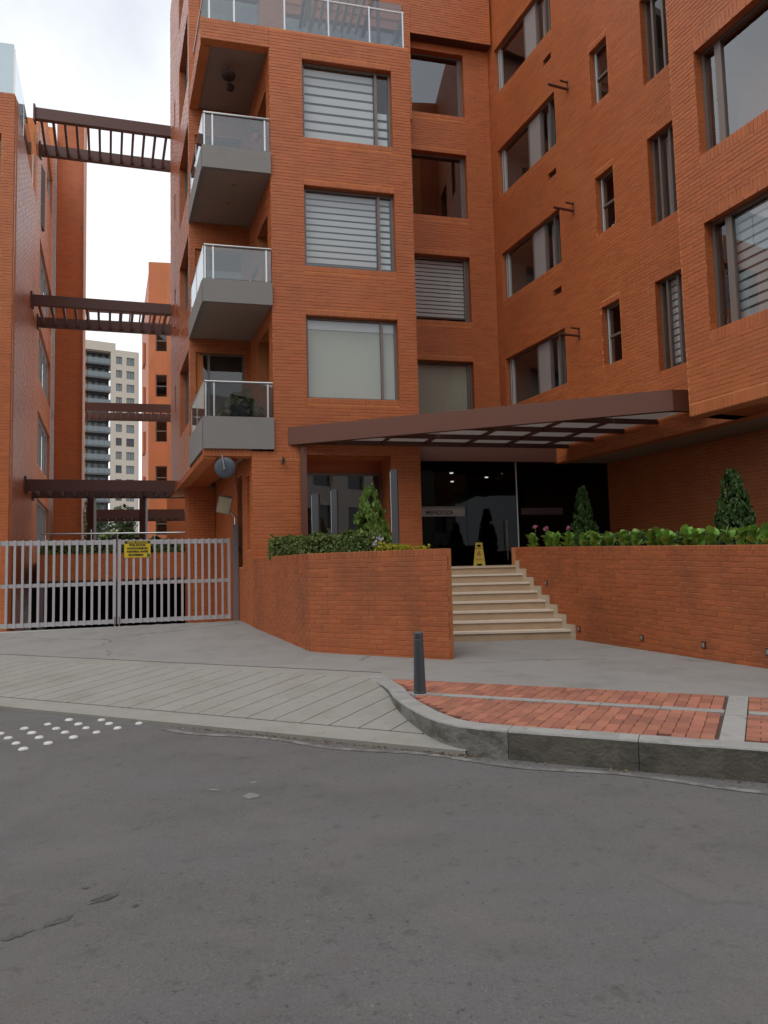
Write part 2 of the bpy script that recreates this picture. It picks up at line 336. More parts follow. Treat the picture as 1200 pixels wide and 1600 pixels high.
def window(fr, u0, u1, z0, z1, parent, w=.14, mull=(), trans=(), fm=None, shade=None, room=None, fw=.05, gm=None, panels=(), rd=2.2):
    """a window part (its frame is the mesh) with pane, blind and lining as sub-parts"""
    fm = fm or M_alu; mb = MB()
    for a, b in ((u0, u0 + fw), (u1 - fw, u1)): fr.box(mb, a, b, w - .02, w + .05, z0, z1)
    for a, b in ((z0, z0 + fw), (z1 - fw, z1)): fr.box(mb, u0 + fw, u1 - fw, w - .02, w + .05, a, b)
    for q in mull: fr.box(mb, q - fw * .55, q + fw * .55, w - .025, w + .05, z0 + fw, z1 - fw)
    for q, a, b in trans: fr.box(mb, a, b, w - .025, w + .05, q - fw * .5, q + fw * .5)
    wd = mb.build('window', fm, parent)
    edges = [u0 + fw] + sorted(mull) + [u1 - fw]
    for i in range(len(edges) - 1):
        if i in panels: fr.rect_b = None; q = MB(); fr.box(q, edges[i], edges[i + 1], w - .012, w + .03, z0 + fw, z1 - fw); q.build('panel', M_panel, wd); continue
        q = MB(); fr.rect(q, edges[i], edges[i + 1], z0 + fw * .5, z1 - fw * .5, w + .012); q.build('pane', gm or M_glass, wd)
    zl, zh = z0 + fw, z1 - fw
    if shade:
        kind = shade[0]
        if kind == 'zebra':
            n, a, b, z_lo = shade[1:]; st = (zh - z_lo) / n
            for i in range(n):
                zt = zh - i * st; q = MB(); q.add([fr(a, w + .10, zt), fr(b, w + .10, zt), fr(b, w + .115, zt - st * .68), fr(a, w + .115, zt - st * .68), fr(a, w + .108, zt), fr(b, w + .108, zt), fr(b, w + .123, zt - st * .68), fr(a, w + .123, zt - st * .68)],
                    [(0, 1, 2, 3), (7, 6, 5, 4), (0, 4, 5, 1), (2, 6, 7, 3)]); q.build('blind_slat', M_blind, wd)
            q = MB(); fr.rect(q, a, b, z_lo, zh, w + .135); q.build('blind_sheer', M_gap, wd)
        elif kind == 'roller':
            a, b, z_lo = shade[1:4]
            q = MB(); fr.box(q, a, b, w + .08, w + .09, z_lo, zh); q.build('roller_shade', M_shade, wd)
            if len(shade) > 4: q = MB(); fr.box(q, a, b, w + .055, w + .07, shade[4], zh); q.build('shade_valance', M_blind, wd)
        elif kind == 'curtain':
            a, b = shade[1:3]; q = MB(); n = max(6, int((b - a) / .045)); pt = [(a + (b - a) * i / n, w + .14 + (.03 if i % 2 else -.01)) for i in range(n + 1)]
            for i in range(n): q.quad(fr(pt[i][0], pt[i][1], zl), fr(pt[i + 1][0], pt[i + 1][1], zl), fr(pt[i + 1][0], pt[i + 1][1], zh), fr(pt[i][0], pt[i][1], zh))
            q.build('curtain', M_sheer, wd)
    q = MB(); e = .06; a, b, c, d = u0 - e, u1 + e, z0 - e, z1 + e; f0, f1 = w + .06, w + rd
    P = [fr(a, f0, c), fr(b, f0, c), fr(b, f1, c), fr(a, f1, c), fr(a, f0, d), fr(b, f0, d), fr(b, f1, d), fr(a, f1, d)]
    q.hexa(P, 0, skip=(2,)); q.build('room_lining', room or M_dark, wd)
    return wd
# ------------------------------------------------------------ frames of the place
A = Fr(-1.545, 14.51, 76.5)                    # street front of the brick tower
RV = Fr(3.35, 18.1, -21.5, -1)                 # long wall of the right wing, u grows away from the viewer
BV = Fr(5.19, 10.8, -21.5, -1)                 # projecting block of the right wing
_c = A(-2.10, 0, 0); LV = Fr(_c.x, _c.y, -21.5, -1)   # flank along the passage
_g = A(-1.15, 0, 0); GV = Fr(_g.x, _g.y, -21.5, -1)   # ground floor flank under the overhang
LB = Fr(-10.15, 20.0, -21.5, 1)                # flank of the left building
LF = Fr(-8.65, 16.15, 76.5)                    # street front of the left building (u < 0)
FF = Fr(-13.1, 27.77, 76.5)                    # its wing that juts into the passage
H = 2.857
st_e = Vector((.901, -.434, 0)); st_n = Vector((.434, .901, 0))   # along and across the street
def gz(x, y):
    """height of the entrance paving"""
    t = (x + 4.52) * .434 + (y - 8.34) * .901       # metres behind the road edge
    return .22 + .2 * min(1, max(0, t - 2.5)) * min(1, max(0, (y - 11.0 + .0 * x) / 4.0)) * min(1, max(0, (-x + .2) / 1.6))
# ------------------------------------------------------------ ground, road, apron, kerb
def grid(name, f, nu, nv, m, **kw):
    mb = MB(); mb.v = [tuple(f(i / nu, j / nv)) for j in range(nv + 1) for i in range(nu + 1)]
    mb.f = [(j * (nu + 1) + i, j * (nu + 1) + i + 1, (j + 1) * (nu + 1) + i + 1, (j + 1) * (nu + 1) + i) for j in range(nv) for i in range(nu)]; mb.mi = [0] * len(mb.f)
    return mb.build(name, m, smooth=True, **kw)
q = MB(); S = 900
for a, b, c, d in ((-S, S, 60, S), (-S, -60, -S, 60), (60, S, -S, 60), (-60, 60, -S, -40)): q.quad((a, c, -.05), (b, c, -.05), (b, d, -.05), (a, d, -.05))
q.build('ground', M_conc, kind='structure')
K0 = Vector((-4.52, 8.34, 0))                  # a point of the road edge
def road_f(a, b):
    p = K0 + st_e * (-50 + 100 * a) - st_n * (45 * (1 - b) - .4); d = max(0, (1 - b) * 45 - .4)
    return (p.x, p.y, -.006 * math.exp(-d / .5) + .012 * math.sin(p.x * 1.3 + p.y * .7) * min(1, d / 3) * .5)
grid('road', road_f, 120, 90, M_asphalt, kind='structure')
def road_z(x, y):
    p = Vector((x, y, 0)) - K0; d = max(0, -p.dot(st_n)); return -.006 * math.exp(-d / .5) + .012 * math.sin(x * 1.3 + y * .7) * min(1, d / 3) * .5
# worn pale line along the road edge
mb = MB(); nn = 60
for i in range(nn):
    for_ = [K0 + st_e * (2.6 + (7.9 - 2.6) * t / nn) - st_n * dd for t in (i, i + 1) for dd in ((.10 + .05 * math.sin(t * .35), .17 + .05 * math.sin(t * .35)))]
    mb.quad(*[(p.x, p.y, road_z(p.x, p.y) + .004) for p in (for_[1], for_[3], for_[2], for_[0])])
mb.build('worn_edge_line', M_paint_worn, kind='structure')
# pale splashes and oil marks on the asphalt
def blob(name, x, y, rx, ry, m, rot=0, seed=1):
    r = random.Random(seed); mb = MB(); n = 18; pts = []
    for i in range(n):
        a = 2 * math.pi * i / n; k = r.uniform(.6, 1.1); dx, dy = rx * k * math.cos(a), ry * k * math.sin(a); pts.append((x + dx * math.cos(rot) - dy * math.sin(rot), y + dx * math.sin(rot) + dy * math.cos(rot)))
    mb.add([(p[0], p[1], road_z(*p) + .003) for p in pts] + [(x, y, road_z(x, y) + .003)], [(i, (i + 1) % n, n) for i in range(n)]); return mb.build(name, m, kind='structure')
M_splash = mat('dried_splash', (.22, .215, .21), .9, noise=.4, nscale=20); M_oil = stained(mat('oil_mark', (.062, .058, .057), .7, noise=.3, nscale=20), 22, .42, .6, (.12, .113, .11), .9)
for i, (x, y, rx, ry) in enumerate(((-.96, 4.95, .055, .07), (-1.0, 5.25, .03, .03), (-1.25, 5.1, .045, .025))): blob('paint_splash', x, y, rx, ry, M_splash, seed=i)
for i, (x, y, rx, ry, ro) in enumerate(((-1.38, 3.48, .035, .075, -.75), (-1.5, 3.27, .03, .075, -.75), (-1.62, 3.17, .03, .07, -.8), (-1.52, 3.6, .02, .02, 0), (-1.2, 3.4, .015, .02, 0))): blob('oil_stain', x, y, rx, ry, M_oil, ro, seed=20 + i)
# concrete entrance apron between kerb line and buildings
def apron_f(a, b):
    """a along the street from left to right, b from the strip joint to behind the stairs"""
    p = Vector((-6.6, 12.05, 0)) + st_e * (-14 + 32 * a); t = b * 9.5; p = p + st_n * (t - .0)
    return (p.x, p.y, gz(p.x, p.y) if not (p.y - 14.35 - (p.x + 7.8) * .322 > .1 and p.x < -3.0) else .40)
mb = MB()
# apron as a fine sheet, left out where the garage ramp goes down
nu, nv = 130, 40
idx = {}
def ap_ok(p):
    g = (Vector((p.x, p.y, 0)) - Vector((-3.44, 15.74, 0))).dot(Vector((-.31, .951, 0)))   # beyond the gate line
    return g < .12
for j in range(nv):
    for i in range(nu):
        c = []
        for di, dj in ((0, 0), (1, 0), (1, 1), (0, 1)):
            P = Vector((-6.56, 12.07, 0)) + st_e * (-14 + 30 * (i + di) / nu) + st_n * (9.0 * (j + dj) / nv); c.append(P)
        if not all(ap_ok(p) for p in c): continue
        f = []
        for p in c:
            k = (round(p.x, 3), round(p.y, 3))
            if k not in idx: idx[k] = len(mb.v); mb.v.append((p.x, p.y, gz(p.x, p.y)))
            f.append(idx[k])
        mb.f.append(tuple(f)); mb.mi.append(0)
mb.build('apron', M_conc, smooth=True, kind='structure')
# driveway ramp between road and apron: border strips and a field scored with slanting grooves
R0 = Vector((-4.52, 8.34, 0)); Lr = 5.85                 # road side edge; ends at the kerb
def on_ramp(s, t):
    """s metres along the street from R0, t across from the road (0) to the apron joint"""
    p = R0 + st_e * s + st_n * t; z = .035 + .185 * min(1, max(0, t / 2.05)); return Vector((p.x, p.y, z))
mb = MB()
def sheet(mb, s0, s1, t0, t1, n=30, m=4):
    for i in range(n):
        for j in range(m):
            a, b = s0 + (s1 - s0) * i / n, s0 + (s1 - s0) * (i + 1) / n; c, d = t0 + (t1 - t0) * j / m, t0 + (t1 - t0) * (j + 1) / m
            mb.quad(on_ramp(a, c), on_ramp(b, c), on_ramp(b, d), on_ramp(a, d))
sheet(mb, -14, 5.70, 0, .30, 60, 2)                        # front strip
mb.quad(on_ramp(-14, 0) - Vector((0, 0, .12)), on_ramp(5.7, 0) - Vector((0, 0, .12)), on_ramp(5.7, 0), on_ramp(-14, 0))
sheet(mb, -14, 6.0, 2.072, 2.465, 60, 3); mb.v = [(x, y, z - .004) for x, y, z in mb.v]                     # back strip, up to the apron
q = mb.build('driveway_ramp', M_ramp, kind='structure')
mb = MB(); sheet(mb, -14, 5.7, -.0, 2.66, 40, 10); mb.v = [(x, y, z - .014) for x, y, z in mb.v]; mb.build('ramp_bed', M_sand, kind='structure')
# the scored field: slabs between the grooves (each a thin bar of concrete, joints recessed)
gd = (Vector((.85, 1.30, 0))); gs, gt = gd.dot(st_e), gd.dot(st_n); sl = gs / gt   # slant of the grooves
def clip_poly(poly, a, b, c):
    o = []
    for i in range(len(poly)):
        p, q_ = poly[i], poly[(i + 1) % len(poly)]; fp, fq = a * p[0] + b * p[1] - c, a * q_[0] + b * q_[1] - c
        if fp <= 0: o.append(p)
        if (fp < 0 < fq) or (fq < 0 < fp): t = fp / (fp - fq); o.append((p[0] + (q_[0] - p[0]) * t, p[1] + (q_[1] - p[1]) * t))
    return o
pitch_g = .32; t0, t1 = .315, 2.06
k = -14.0
field = empty('ramp_field', (0, 0, 0)); field['kind'] = 'structure'
i = 0
while k < 7.2:
    w_ = pitch_g - .014
    poly = [(k, t0), (k + w_, t0), (k + w_ + sl * (t1 - t0), t1), (k + sl * (t1 - t0), t1)]
    poly = clip_poly(poly, 1, 0, 6.3); poly = clip_poly(poly, 1, -1.1, 5.62)
    if len(poly) > 2 and poly[0][0] < 7:
        mb = MB(); n = len(poly); up_ = [on_ramp(*p) for p in poly]
        mb.add(up_ + [p - Vector((0, 0, .012)) for p in up_], [tuple(range(n))] + [(j, j + n, (j + 1) % n + n, (j + 1) % n) for j in range(n)])
        mb.build('ramp_slab', M_ramp, field)
    k += pitch_g; i += 1
# kerb: a swept row of stones curving into the driveway
KO = [(-.24, 8.65), (-.02, 7.85), (.06, 7.27), (.20, 6.68), (.40, 6.16), (.62, 5.89), (.92, 5.72)]
far_k = Vector((.92, 5.72, 0)) + Vector((1.70, -.76, 0)).normalized() * 24
KO = [Vector((x, y, 0)) for x, y in KO]
def catmull(P, n=8):
    o = []
    for i in range(len(P) - 1):
        a, b, c, d = P[max(i - 1, 0)], P[i], P[i + 1], P[min(i + 2, len(P) - 1)]
        for j in range(n):
            t = j / n; o.append(.5 * ((2 * b) + (c - a) * t + (2 * a - 5 * b + 4 * c - d) * t * t + (3 * b - a - 3 * c + d) * t ** 3))
    return o + [P[-1]]
kc_ = catmull(KO)
kd = (far_k - KO[-1]).normalized()
kline = kc_ + [KO[-1] + kd * s for s in [.3 * i for i in range(1, 80)]]
cum = [0]
for i in range(1, len(kline)): cum.append(cum[-1] + (kline[i] - kline[i - 1]).length)
def kp(s):
    for i in range(1, len(cum)):
        if s <= cum[i]: t = (s - cum[i - 1]) / (cum[i] - cum[i - 1]); return kline[i - 1].lerp(kline[i], t), (kline[i] - kline[i - 1]).normalized()
    return kline[-1], kd
kerb = empty('kerb', (0, 0, 0)); kerb['kind'] = 'structure'
KZ = .225; KW = .17
ends = [0, .85, 1.75, cum[len(kc_) - 1] + .02, ]
while ends[-1] < 20: ends.append(ends[-1] + .98)
for a, b in zip(ends[:-1], ends[1:]):
    a += .003; b -= .003; n = 7; mb = MB(); pr = []
    for i in range(n + 1):
        p, d = kp(a + (b - a) * i / n); nrm = Vector((-d.y, d.x, 0)); r = .018
        zt = KZ + R_.uniform(-.002, .002)
        sect = [p + Vector((0, 0, -.05)), p + Vector((0, 0, zt - r)), p + nrm * (r * .4) + Vector((0, 0, zt - r * .35)), p + nrm * r + Vector((0, 0, zt)), p + nrm * KW + Vector((0, 0, zt)), p + nrm * KW + Vector((0, 0, -.05))]
        pr.append([q_ for q_ in sect])
    for i in range(n):
        for j in range(5): mb.quad(pr[i][j], pr[i + 1][j], pr[i + 1][j + 1], pr[i][j + 1], 1 if j == 0 else 0)
    mb.add(pr[0], [tuple(range(6))]); mb.add(pr[-1], [tuple(range(5, -1, -1))])
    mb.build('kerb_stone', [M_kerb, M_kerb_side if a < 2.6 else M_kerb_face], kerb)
# brick pavement behind the kerb
side = empty('pavement', (0, 0, 0)); side['kind'] = 'structure'
pe = Vector((.905, -.425, 0)); pn = Vector((.47, .883, 0))     # along the kerb, along the paver columns
O_ = Vector((.92, 5.72, 0))
def pav(s, t, z=.222): p = O_ + pe * s + pn * t; return Vector((p.x, p.y, z))
def inside_kerb(p):
    """distance behind the kerb's inner edge"""
    best = 1e9; sg = 1
    for i in range(0, len(kline), 2):
        d = (kline[i] - p).length
        if d < best: best = d; bi = i
    pp, q_ = kline[bi], kline[min(bi + 1, len(kline) - 1)]; d = (q_ - pp).normalized() if (q_ - pp).length > 1e-6 else kd
    return best if (p - pp).dot(Vector((-d.y, d.x, 0))) > 0 else -best
q = MB(); bed = [pav(-2.2, 2.35, .2), pav(22, 2.35, .2), pav(22, .1, .2), pav(-.1, .1, .2), pav(-1.2, .9, .2), pav(-1.9, 1.8, .2)]
q.add(bed, [tuple(range(len(bed)))]); q.build('paver_bed', M_sand, side)
BACK = 2.06
pieces = []; PL, PW = .2, .1
bands_t = [(.185, 1.22), (1.36, BACK)]
x_tr = 1.53                                                  # the transverse stone strip
for (ta, tb) in bands_t:
    c = -2.2
    r = 0
    while c < x_tr - PW:
        t = ta - (0, .1, .05, .15)[r % 4]
        while t < tb - .02:
            a, b = max(t, ta), min(t + PL, tb)
            if b - a > .04: pieces.append((c, c + PW, a, b))
            t += PL
        c += PW; r += 1
    c = x_tr + .17; t = ta; r = 0                            # beyond the strip the bond is turned
    while t < tb - .04:
        s = c - (.1 if r % 2 else 0)
        while s < 9:
            a, b = max(s, c), s + PL
            pieces.append((a, b, t, min(t + PW, tb))); s += PL
        t += PW; r += 1
ok = []
for s in pieces:
    ctr = pav((s[0] + s[1]) / 2, (s[2] + s[3]) / 2)
    if inside_kerb(Vector((ctr.x, ctr.y, 0))) < KW + .05: continue
    # the back edge of the brick field runs out against the apron
    ok.append((abs(ctr.x) > .95 * (ctr.y) * .56, (ctr - Vector((0, 0, 1.55))).length, s))
ok.sort(key=lambda q_: (q_[0], q_[1]))
_pm = {}
def paver_mesh(L, W_):
    k = (round(L, 2), round(W_, 2))
    if k not in _pm:
        g, e = .0022, .004; x, y = L / 2 - g, W_ / 2 - g; mb = MB()
        mb.add([(-x, -y, -.03), (x, -y, -.03), (x, y, -.03), (-x, y, -.03), (-x, -y, -e), (x, -y, -e), (x, y, -e), (-x, y, -e), (-x + e, -y + e, 0), (x - e, -y + e, 0), (x - e, y - e, 0), (-x + e, y - e, 0)],
               [(8, 9, 10, 11), (4, 5, 9, 8), (5, 6, 10, 9), (6, 7, 11, 10), (7, 4, 8, 11), (0, 1, 5, 4), (1, 2, 6, 5), (2, 3, 7, 6), (3, 0, 4, 7)])
        _pm[k] = mb.mesh('paving_brick', M_paver)
    return _pm[k]
rest = MB()
for i, (_, _, s) in enumerate(ok):
    me = paver_mesh(s[1] - s[0], s[3] - s[2]); c = pav((s[0] + s[1]) / 2, (s[2] + s[3]) / 2, .224 + R_.uniform(-.003, .002))
    mm = Matrix((pe, pn, Vector((R_.uniform(-.012, .012), R_.uniform(-.012, .012), 1)))).transposed().to_4x4(); mm.translation = c
    if i < 300:
        o = bpy.data.objects.new('paving_brick', me); col.objects.link(o); o.parent = side; o.matrix_local = mm
    else: rest.add([mm @ v.co for v in me.vertices], [tuple(p.vertices) for p in me.polygons])
if rest.v: tag(rest.build('paving_brick', M_paver, side), kind='stuff')
def strip(s0, s1, t0, t1, n):
    for i in range(n):
        for_ = (s0 + (s1 - s0) * i / n, s0 + (s1 - s0) * (i + 1) / n)
        a, b = (for_[0] + .004, for_[1] - .004); mb = MB()
        if abs(s1 - s0) > abs(t1 - t0): P = [pav(a, t0), pav(b, t0), pav(b, t1), pav(a, t1)]
        else:
            a, b = t0 + (t1 - t0) * i / n + .004, t0 + (t1 - t0) * (i + 1) / n - .004; P = [pav(s0, a), pav(s1, a), pav(s1, b), pav(s0, b)]
        ctr = sum(P, Vector()) / 4
        if inside_kerb(Vector((ctr.x, ctr.y, 0))) < KW + .02: continue
        mb.hexa([p - Vector((0, 0, .03)) for p in P] + [p + Vector((0, 0, .002)) for p in P]); mb.build('border_stone', M_kerb, side)
strip(-1.6, x_tr - .005, 1.225, 1.355, 6); strip(x_tr + .175, 8, 1.225, 1.355, 12)
strip(x_tr, x_tr + .165, .185, BACK + .02, 2)
# the concrete strip between the brick field and the apron
mb = MB(); mb.hexa([pav(-2.3, BACK + .005, .1), pav(22, BACK + .005, .1), pav(22, 3.4, .1), pav(-2.6, 3.4, .1), pav(-2.3, BACK + .005, .221), pav(22, BACK + .005, .221), pav(22, 3.4, .224), pav(-2.6, 3.4, .224)]); mb.build('pavement_margin', M_conc, side)
# white dome studs on the road
stud = MB(); n_ = 14
rings = [(.049, 0), (.045, .016), (.034, .028), (.014, .034)]
for rr, z in rings: stud.v += [(rr * math.cos(2 * math.pi * i / n_), rr * math.sin(2 * math.pi * i / n_), z) for i in range(n_)]
stud.v.append((0, 0, .036))
for j in range(3):
    for i in range(n_): stud.f.append((j * n_ + i, j * n_ + (i + 1) % n_, (j + 1) * n_ + (i + 1) % n_, (j + 1) * n_ + i))
stud.f += [(3 * n_ + i, 3 * n_ + (i + 1) % n_, 4 * n_) for i in range(n_)]; stud.mi = [0] * len(stud.f)
smesh = stud.mesh('road_stud', M_white); smesh.polygons.foreach_set('use_smooth', [True] * len(smesh.polygons))
ORD = ('first', 'second', 'third', 'fourth', 'fifth', 'sixth', 'seventh', 'eighth', 'ninth', 'tenth', 'eleventh', 'twelfth', 'thirteenth', 'fourteenth', 'fifteenth', 'sixteenth', 'seventeenth', 'eighteenth', 'nineteenth', 'twentieth', 'twenty first', 'twenty second', 'twenty third', 'twenty fourth', 'twenty fifth', 'twenty sixth')
for r_, row in enumerate((((-2.57, 7.37),), ((-3.04, 7.58), (-2.88, 7.38), (-2.71, 7.16)), ((-3.4, 7.62), (-3.2, 7.39), (-3.04, 7.2), (-2.85, 6.99)), ((-3.53, 7.42), (-3.34, 7.2), (-3.17, 7.02), (-2.99, 6.8)), ((-3.68, 7.24), (-3.5, 7.03), (-3.33, 6.83), (-3.13, 6.59)), ((-3.81, 7.03), (-3.63, 6.84), (-3.44, 6.62), (-3.26, 6.4)))):
    for j_, (x, y) in enumerate(row):
        lab = 'white road stud standing alone at the right end of its rows' if r_ == 0 else 'white road stud, %s from the ramp in the %s slanting row from the right' % (ORD[j_], ORD[r_])
        o = link('road_stud', smesh, None, lab, 'road stud', 'white dome studs in rows across the road'); o.location = (x, y, road_z(x, y) + .001); o.rotation_euler.z = R_.uniform(0, 3); k_ = R_.uniform(.74, .9); o.scale = (k_, k_, k_ * .68)
# ============================================================ the brick apartment building on the right
bld = empty('apartment_building', (0, 16, 0), 'terracotta brick apartment building with corner balconies, zebra blinds and glass lobby doors', 'building')
TOPZ = 19.5
def wl(k): return (5.095 + H * k, 6.88 + H * k)
# tower front
hs = [(0, 2.0, *wl(k)) for k in range(3)]
sol = []
for k in range(3): sol += [(-.0, 2.0, wl(k)[0] - .115, wl(k)[0] - .002), (0, 2.0, wl(k)[1] + .002, wl(k)[1] + .115)]
Z0 = 5.095 - 16 * CO
brick_wall(A, -.70, 2.42, Z0, 13.2, hs, bld, soldiers=sol)
for k in range(3):
    z = wl(k); sh = ('zebra', 8 if k == 2 else 11, .06, 1.62, z[0] + (.09 if k == 2 else .14)) if k else ('roller', .05, 1.97, z[0] + .04, z[1] - .24)
    wd = window(A, 0, 2.0, *z, bld, mull=(1.66,), shade=sh, room=M_room)
    if k: window_extra = MB(); zz = z[1] - .06
    if k:
        n = 8 if k == 2 else 11; st = (z[1] - .05 - z[0] - .1) / n
        for i in range(n):
            if k == 2 and i < 4: continue
            q = MB(); A.box(q, 1.72, 1.94, .25, .262, z[1] - .05 - i * st - st * .68, z[1] - .05 - i * st); q.build('blind_slat', M_blind, wd)
# tower sides behind the balconies and towards the court
TS = Fr(A(2.42, 0, 0).x, A(2.42, 0, 0).y, 76.5 - 90, 1)
brick_wall(TS, .31, 2.76, Z0, 13.2, [], bld, jambs=False)
_s = A(-.70, 0, 0); SV = Fr(_s.x, _s.y, -21.5, -1)
sh_ = [(.35, 1.45, 7.2 + H * k if k else 4.75, 9.15 + H * (k - 0) - (H if k == 0 else 0)) for k in range(0)]
hs = [(.35, 1.5, z, z + 1.95) for z in (4.75, 7.25, 10.1)]
brick_wall(SV, .02, 2.45, Z0, 12.9, hs, bld, jambs=False)
for h in hs:
    q = MB(); P = [SV(h[0], .3, h[2]), SV(h[1], .3, h[2]), SV(h[1], 1.2, h[2]), SV(h[0], 1.2, h[2]), SV(h[0], .3, h[3]), SV(h[1], .3, h[3]), SV(h[1], 1.2, h[3]), SV(h[0], 1.2, h[3])]
    q.hexa(P, 0, skip=(2,)).build('room_lining', M_black, bld)
# court bay set back
RB = Fr(A(0, 2.76, 0).x, A(0, 2.76, 0).y, 76.5)
rk = [(2.95, 4.79, *wl(k)) for k in range(4)]
sol = [(2.95, 4.79, wl(k)[0] - .115, wl(k)[0] - .002) for k in range(4)] + [(2.95, 4.79, wl(k)[1] + .002, wl(k)[1] + .115) for k in range(3)]
brick_wall(RB, 2.42, 5.52, Z0, 15.65, rk, bld, soldiers=sol)
RBu = Fr(A(0, 2.48, 0).x, A(0, 2.48, 0).y, 76.5)
brick_wall(RBu, -.2, 5.5, 15.65, TOPZ, [], bld, jambs=False)
q = MB(); q.quad(RBu(2.42, 0, 15.648), RBu(5.5, 0, 15.648), RBu(5.5, .3, 15.648), RBu(2.42, .3, 15.648)); q.build('soffit', M_dsteel, bld)
for k in range(4):
    z = wl(k); sh = {0: ('roller', 3.0, 4.72, z[0] + .03), 1: ('zebra', 14, 3.0, 4.7, z[0] + .17)}.get(k)
    window(RB, 2.95, 4.79, *z, bld, w=.18, mull=(4.70,), gm=M_mirror_glass if k > 1 else M_glass, shade=sh, room=M_dark)
# long wall of the right wing
kk, ss, tt = [(-2.47, .11, 5.61 + H * k, 6.90 + H * k) for k in range(5)], [(-4.33, -3.76, 5.63 + H * k, 6.90 + H * k) for k in range(4)], [(-6.5, -5.33, 5.09 + H * k, 6.87 + H * k) for k in range(4)]
vents = [(-2.42, -2.09, 7.74 + H * k, 7.92 + H * k) for k in range(3)]
sol = []
for h in tt + ss: sol += [(h[0], h[1], h[2] - .115, h[2] - .002), (h[0], h[1], h[3] + .002, h[3] + .115)]
for h in kk: sol += [(h[0], h[1], h[2] - .115, h[2] - .002)]
Z1 = 3.835
brick_wall(RV, -9.6, .53, Z1, TOPZ, kk + ss + tt + vents, bld, soldiers=sol, single=lambda s: s[3] < 5.05 and -6.2 < s[0] < -4.6)
for i, h in enumerate(kk):
    wd = window(RV, *h, bld, w=.12, mull=(-.02, -1.22, -1.74, -2.12), fm=M_alu, room=M_room, shade=('curtain', -2.1, -1.76), panels=(2,) if False else (), rd=2.6)
    q = MB(); RV.box(q, -1.73, -1.23, .10, .16, h[2] + .02, h[3] - .02); q.build('panel', M_panel, wd)
    q = MB(); RV.box(q, -.06, -.03, .09, .17, h[2], h[3]); RV.box(q, .02, .05, .09, .17, h[2], h[3]); q.build('sash_stile', M_white_frame, wd)
for i, h in enumerate(ss):
    wd = window(RV, *h, bld, w=.14, trans=((h[2] + .62, h[0] + .05, h[1] - .05),), room=M_dark)
    q = MB(); RV.box(q, h[1] - .085, h[1] - .055, .11, .15, h[2] + .04, h[3] - .04); q.build('sash_stile', M_white_frame, wd)
    if i == 1:
        for du, hh in ((-.18, .13), (-.28, .18)):
            q = MB(); c = RV(h[1] + du, .28, h[2] + .055); q.tube([c, c + Vector((0, 0, hh)), c + Vector((0, 0, hh + .03))], [.04, .04, .015], 10); q.build('bottle', M_white, wd)
for i, h in enumerate(tt):
    window(RV, *h, bld, w=.14, mull=(-5.52, -5.78), room=M_dark, shade=('zebra', 12, -6.4, -5.45, h[2] + .1) if i == 0 else ('curtain', -6.3, -5.5) if i == 1 else None, fw=.045)
for h in vents:
    q = MB()
    for j in range(4): RV.box(q, h[0] + .02, h[1] - .02, .05, .07, h[2] + .03 + j * .038, h[2] + .045 + j * .038)
    RV.box(q, h[0], h[1], .09, .1, h[2], h[3]); q.build('vent_grille', M_dsteel, bld)
for k in range(3):                                 # flue pipes bracketed off the wall
    z = 6.53 + 2.88 * k; mb = MB(); P0 = RV(-3.0, 0, z); out_ = -RV.n
    mb.tube([P0 + Vector((0, 0, .0)), P0 + out_ * .55], .03, 8); mb.tube([P0 + Vector((0, 0, .16)), P0 + out_ * .22 + Vector((0, 0, .17))], .022, 8); mb.bar(P0 + Vector((0, 0, -.08)) + out_ * .02, P0 + Vector((0, 0, .2)) + out_ * .02, .03, .02)
    mb.build('flue_pipe', M_dsteel, bld)
# the block that juts out of the wing
bb = [(-2.3, .0, 5.09 + H * k, 6.87 + H * k) for k in range(4)]
sol = [(-5.5, .52, Z1, Z1 + .19)]
for h in bb: sol += [(h[0], h[1], h[2] - .19, h[2] - .002), (h[0], h[1], h[3] + .002, h[3] + .19)]
brick_wall(BV, -5.5, .52, Z1, TOPZ, bb, bld, soldiers=sol, single=lambda s: s[3] < 4.95 and s[0] > -1.6)
BE = Fr(BV(.52, 0, 0).x, BV(.52, 0, 0).y, 68.5, -1)
brick_wall(BE, .31, .95, Z1, TOPZ, [], bld, jambs=False)
for i, h in enumerate(bb):
    window(BV, *h, bld, w=.17, mull=(-.30, -.36, -1.35), gm=M_mirror_glass, shade=('zebra', 11, -2.2, -.34, h[2] + .06) if i == 0 else None, room=M_dark, fw=.055)
# soffits of the wing and the dark wall behind the planting bed
BW = Fr(RV(0, 1.35, 0).x, RV(0, 1.35, 0).y, -21.5, -1)
q = MB(); fr = RV
q.hexa([RV(-9.6, .302, Z1 + .02), RV(1.4, .302, Z1 + .02), RV(1.4, 2.3, Z1 + .02), RV(-9.6, 2.3, Z1 + .02), RV(-9.6, .302, Z1 + .2), RV(1.4, .302, Z1 + .2), RV(1.4, 2.3, Z1 + .2), RV(-9.6, 2.3, Z1 + .2)]); q.build('soffit', M_soffit, bld)
q = MB(); BV.box(q, -5.5, -.55, .31, .96, Z1 + .06, Z1 + .2); q.build('soffit', M_soffit, bld)
q = MB(); BV.box(q, -.55, .5, .302, .96, Z1 - .0, Z1 + .2); q.build('soffit_beam', M_brick, bld)
M_dimwall = M_brick
brick_wall(BW, -9.6, 1.6, .3, Z1 + .02, [], bld, jambs=False)
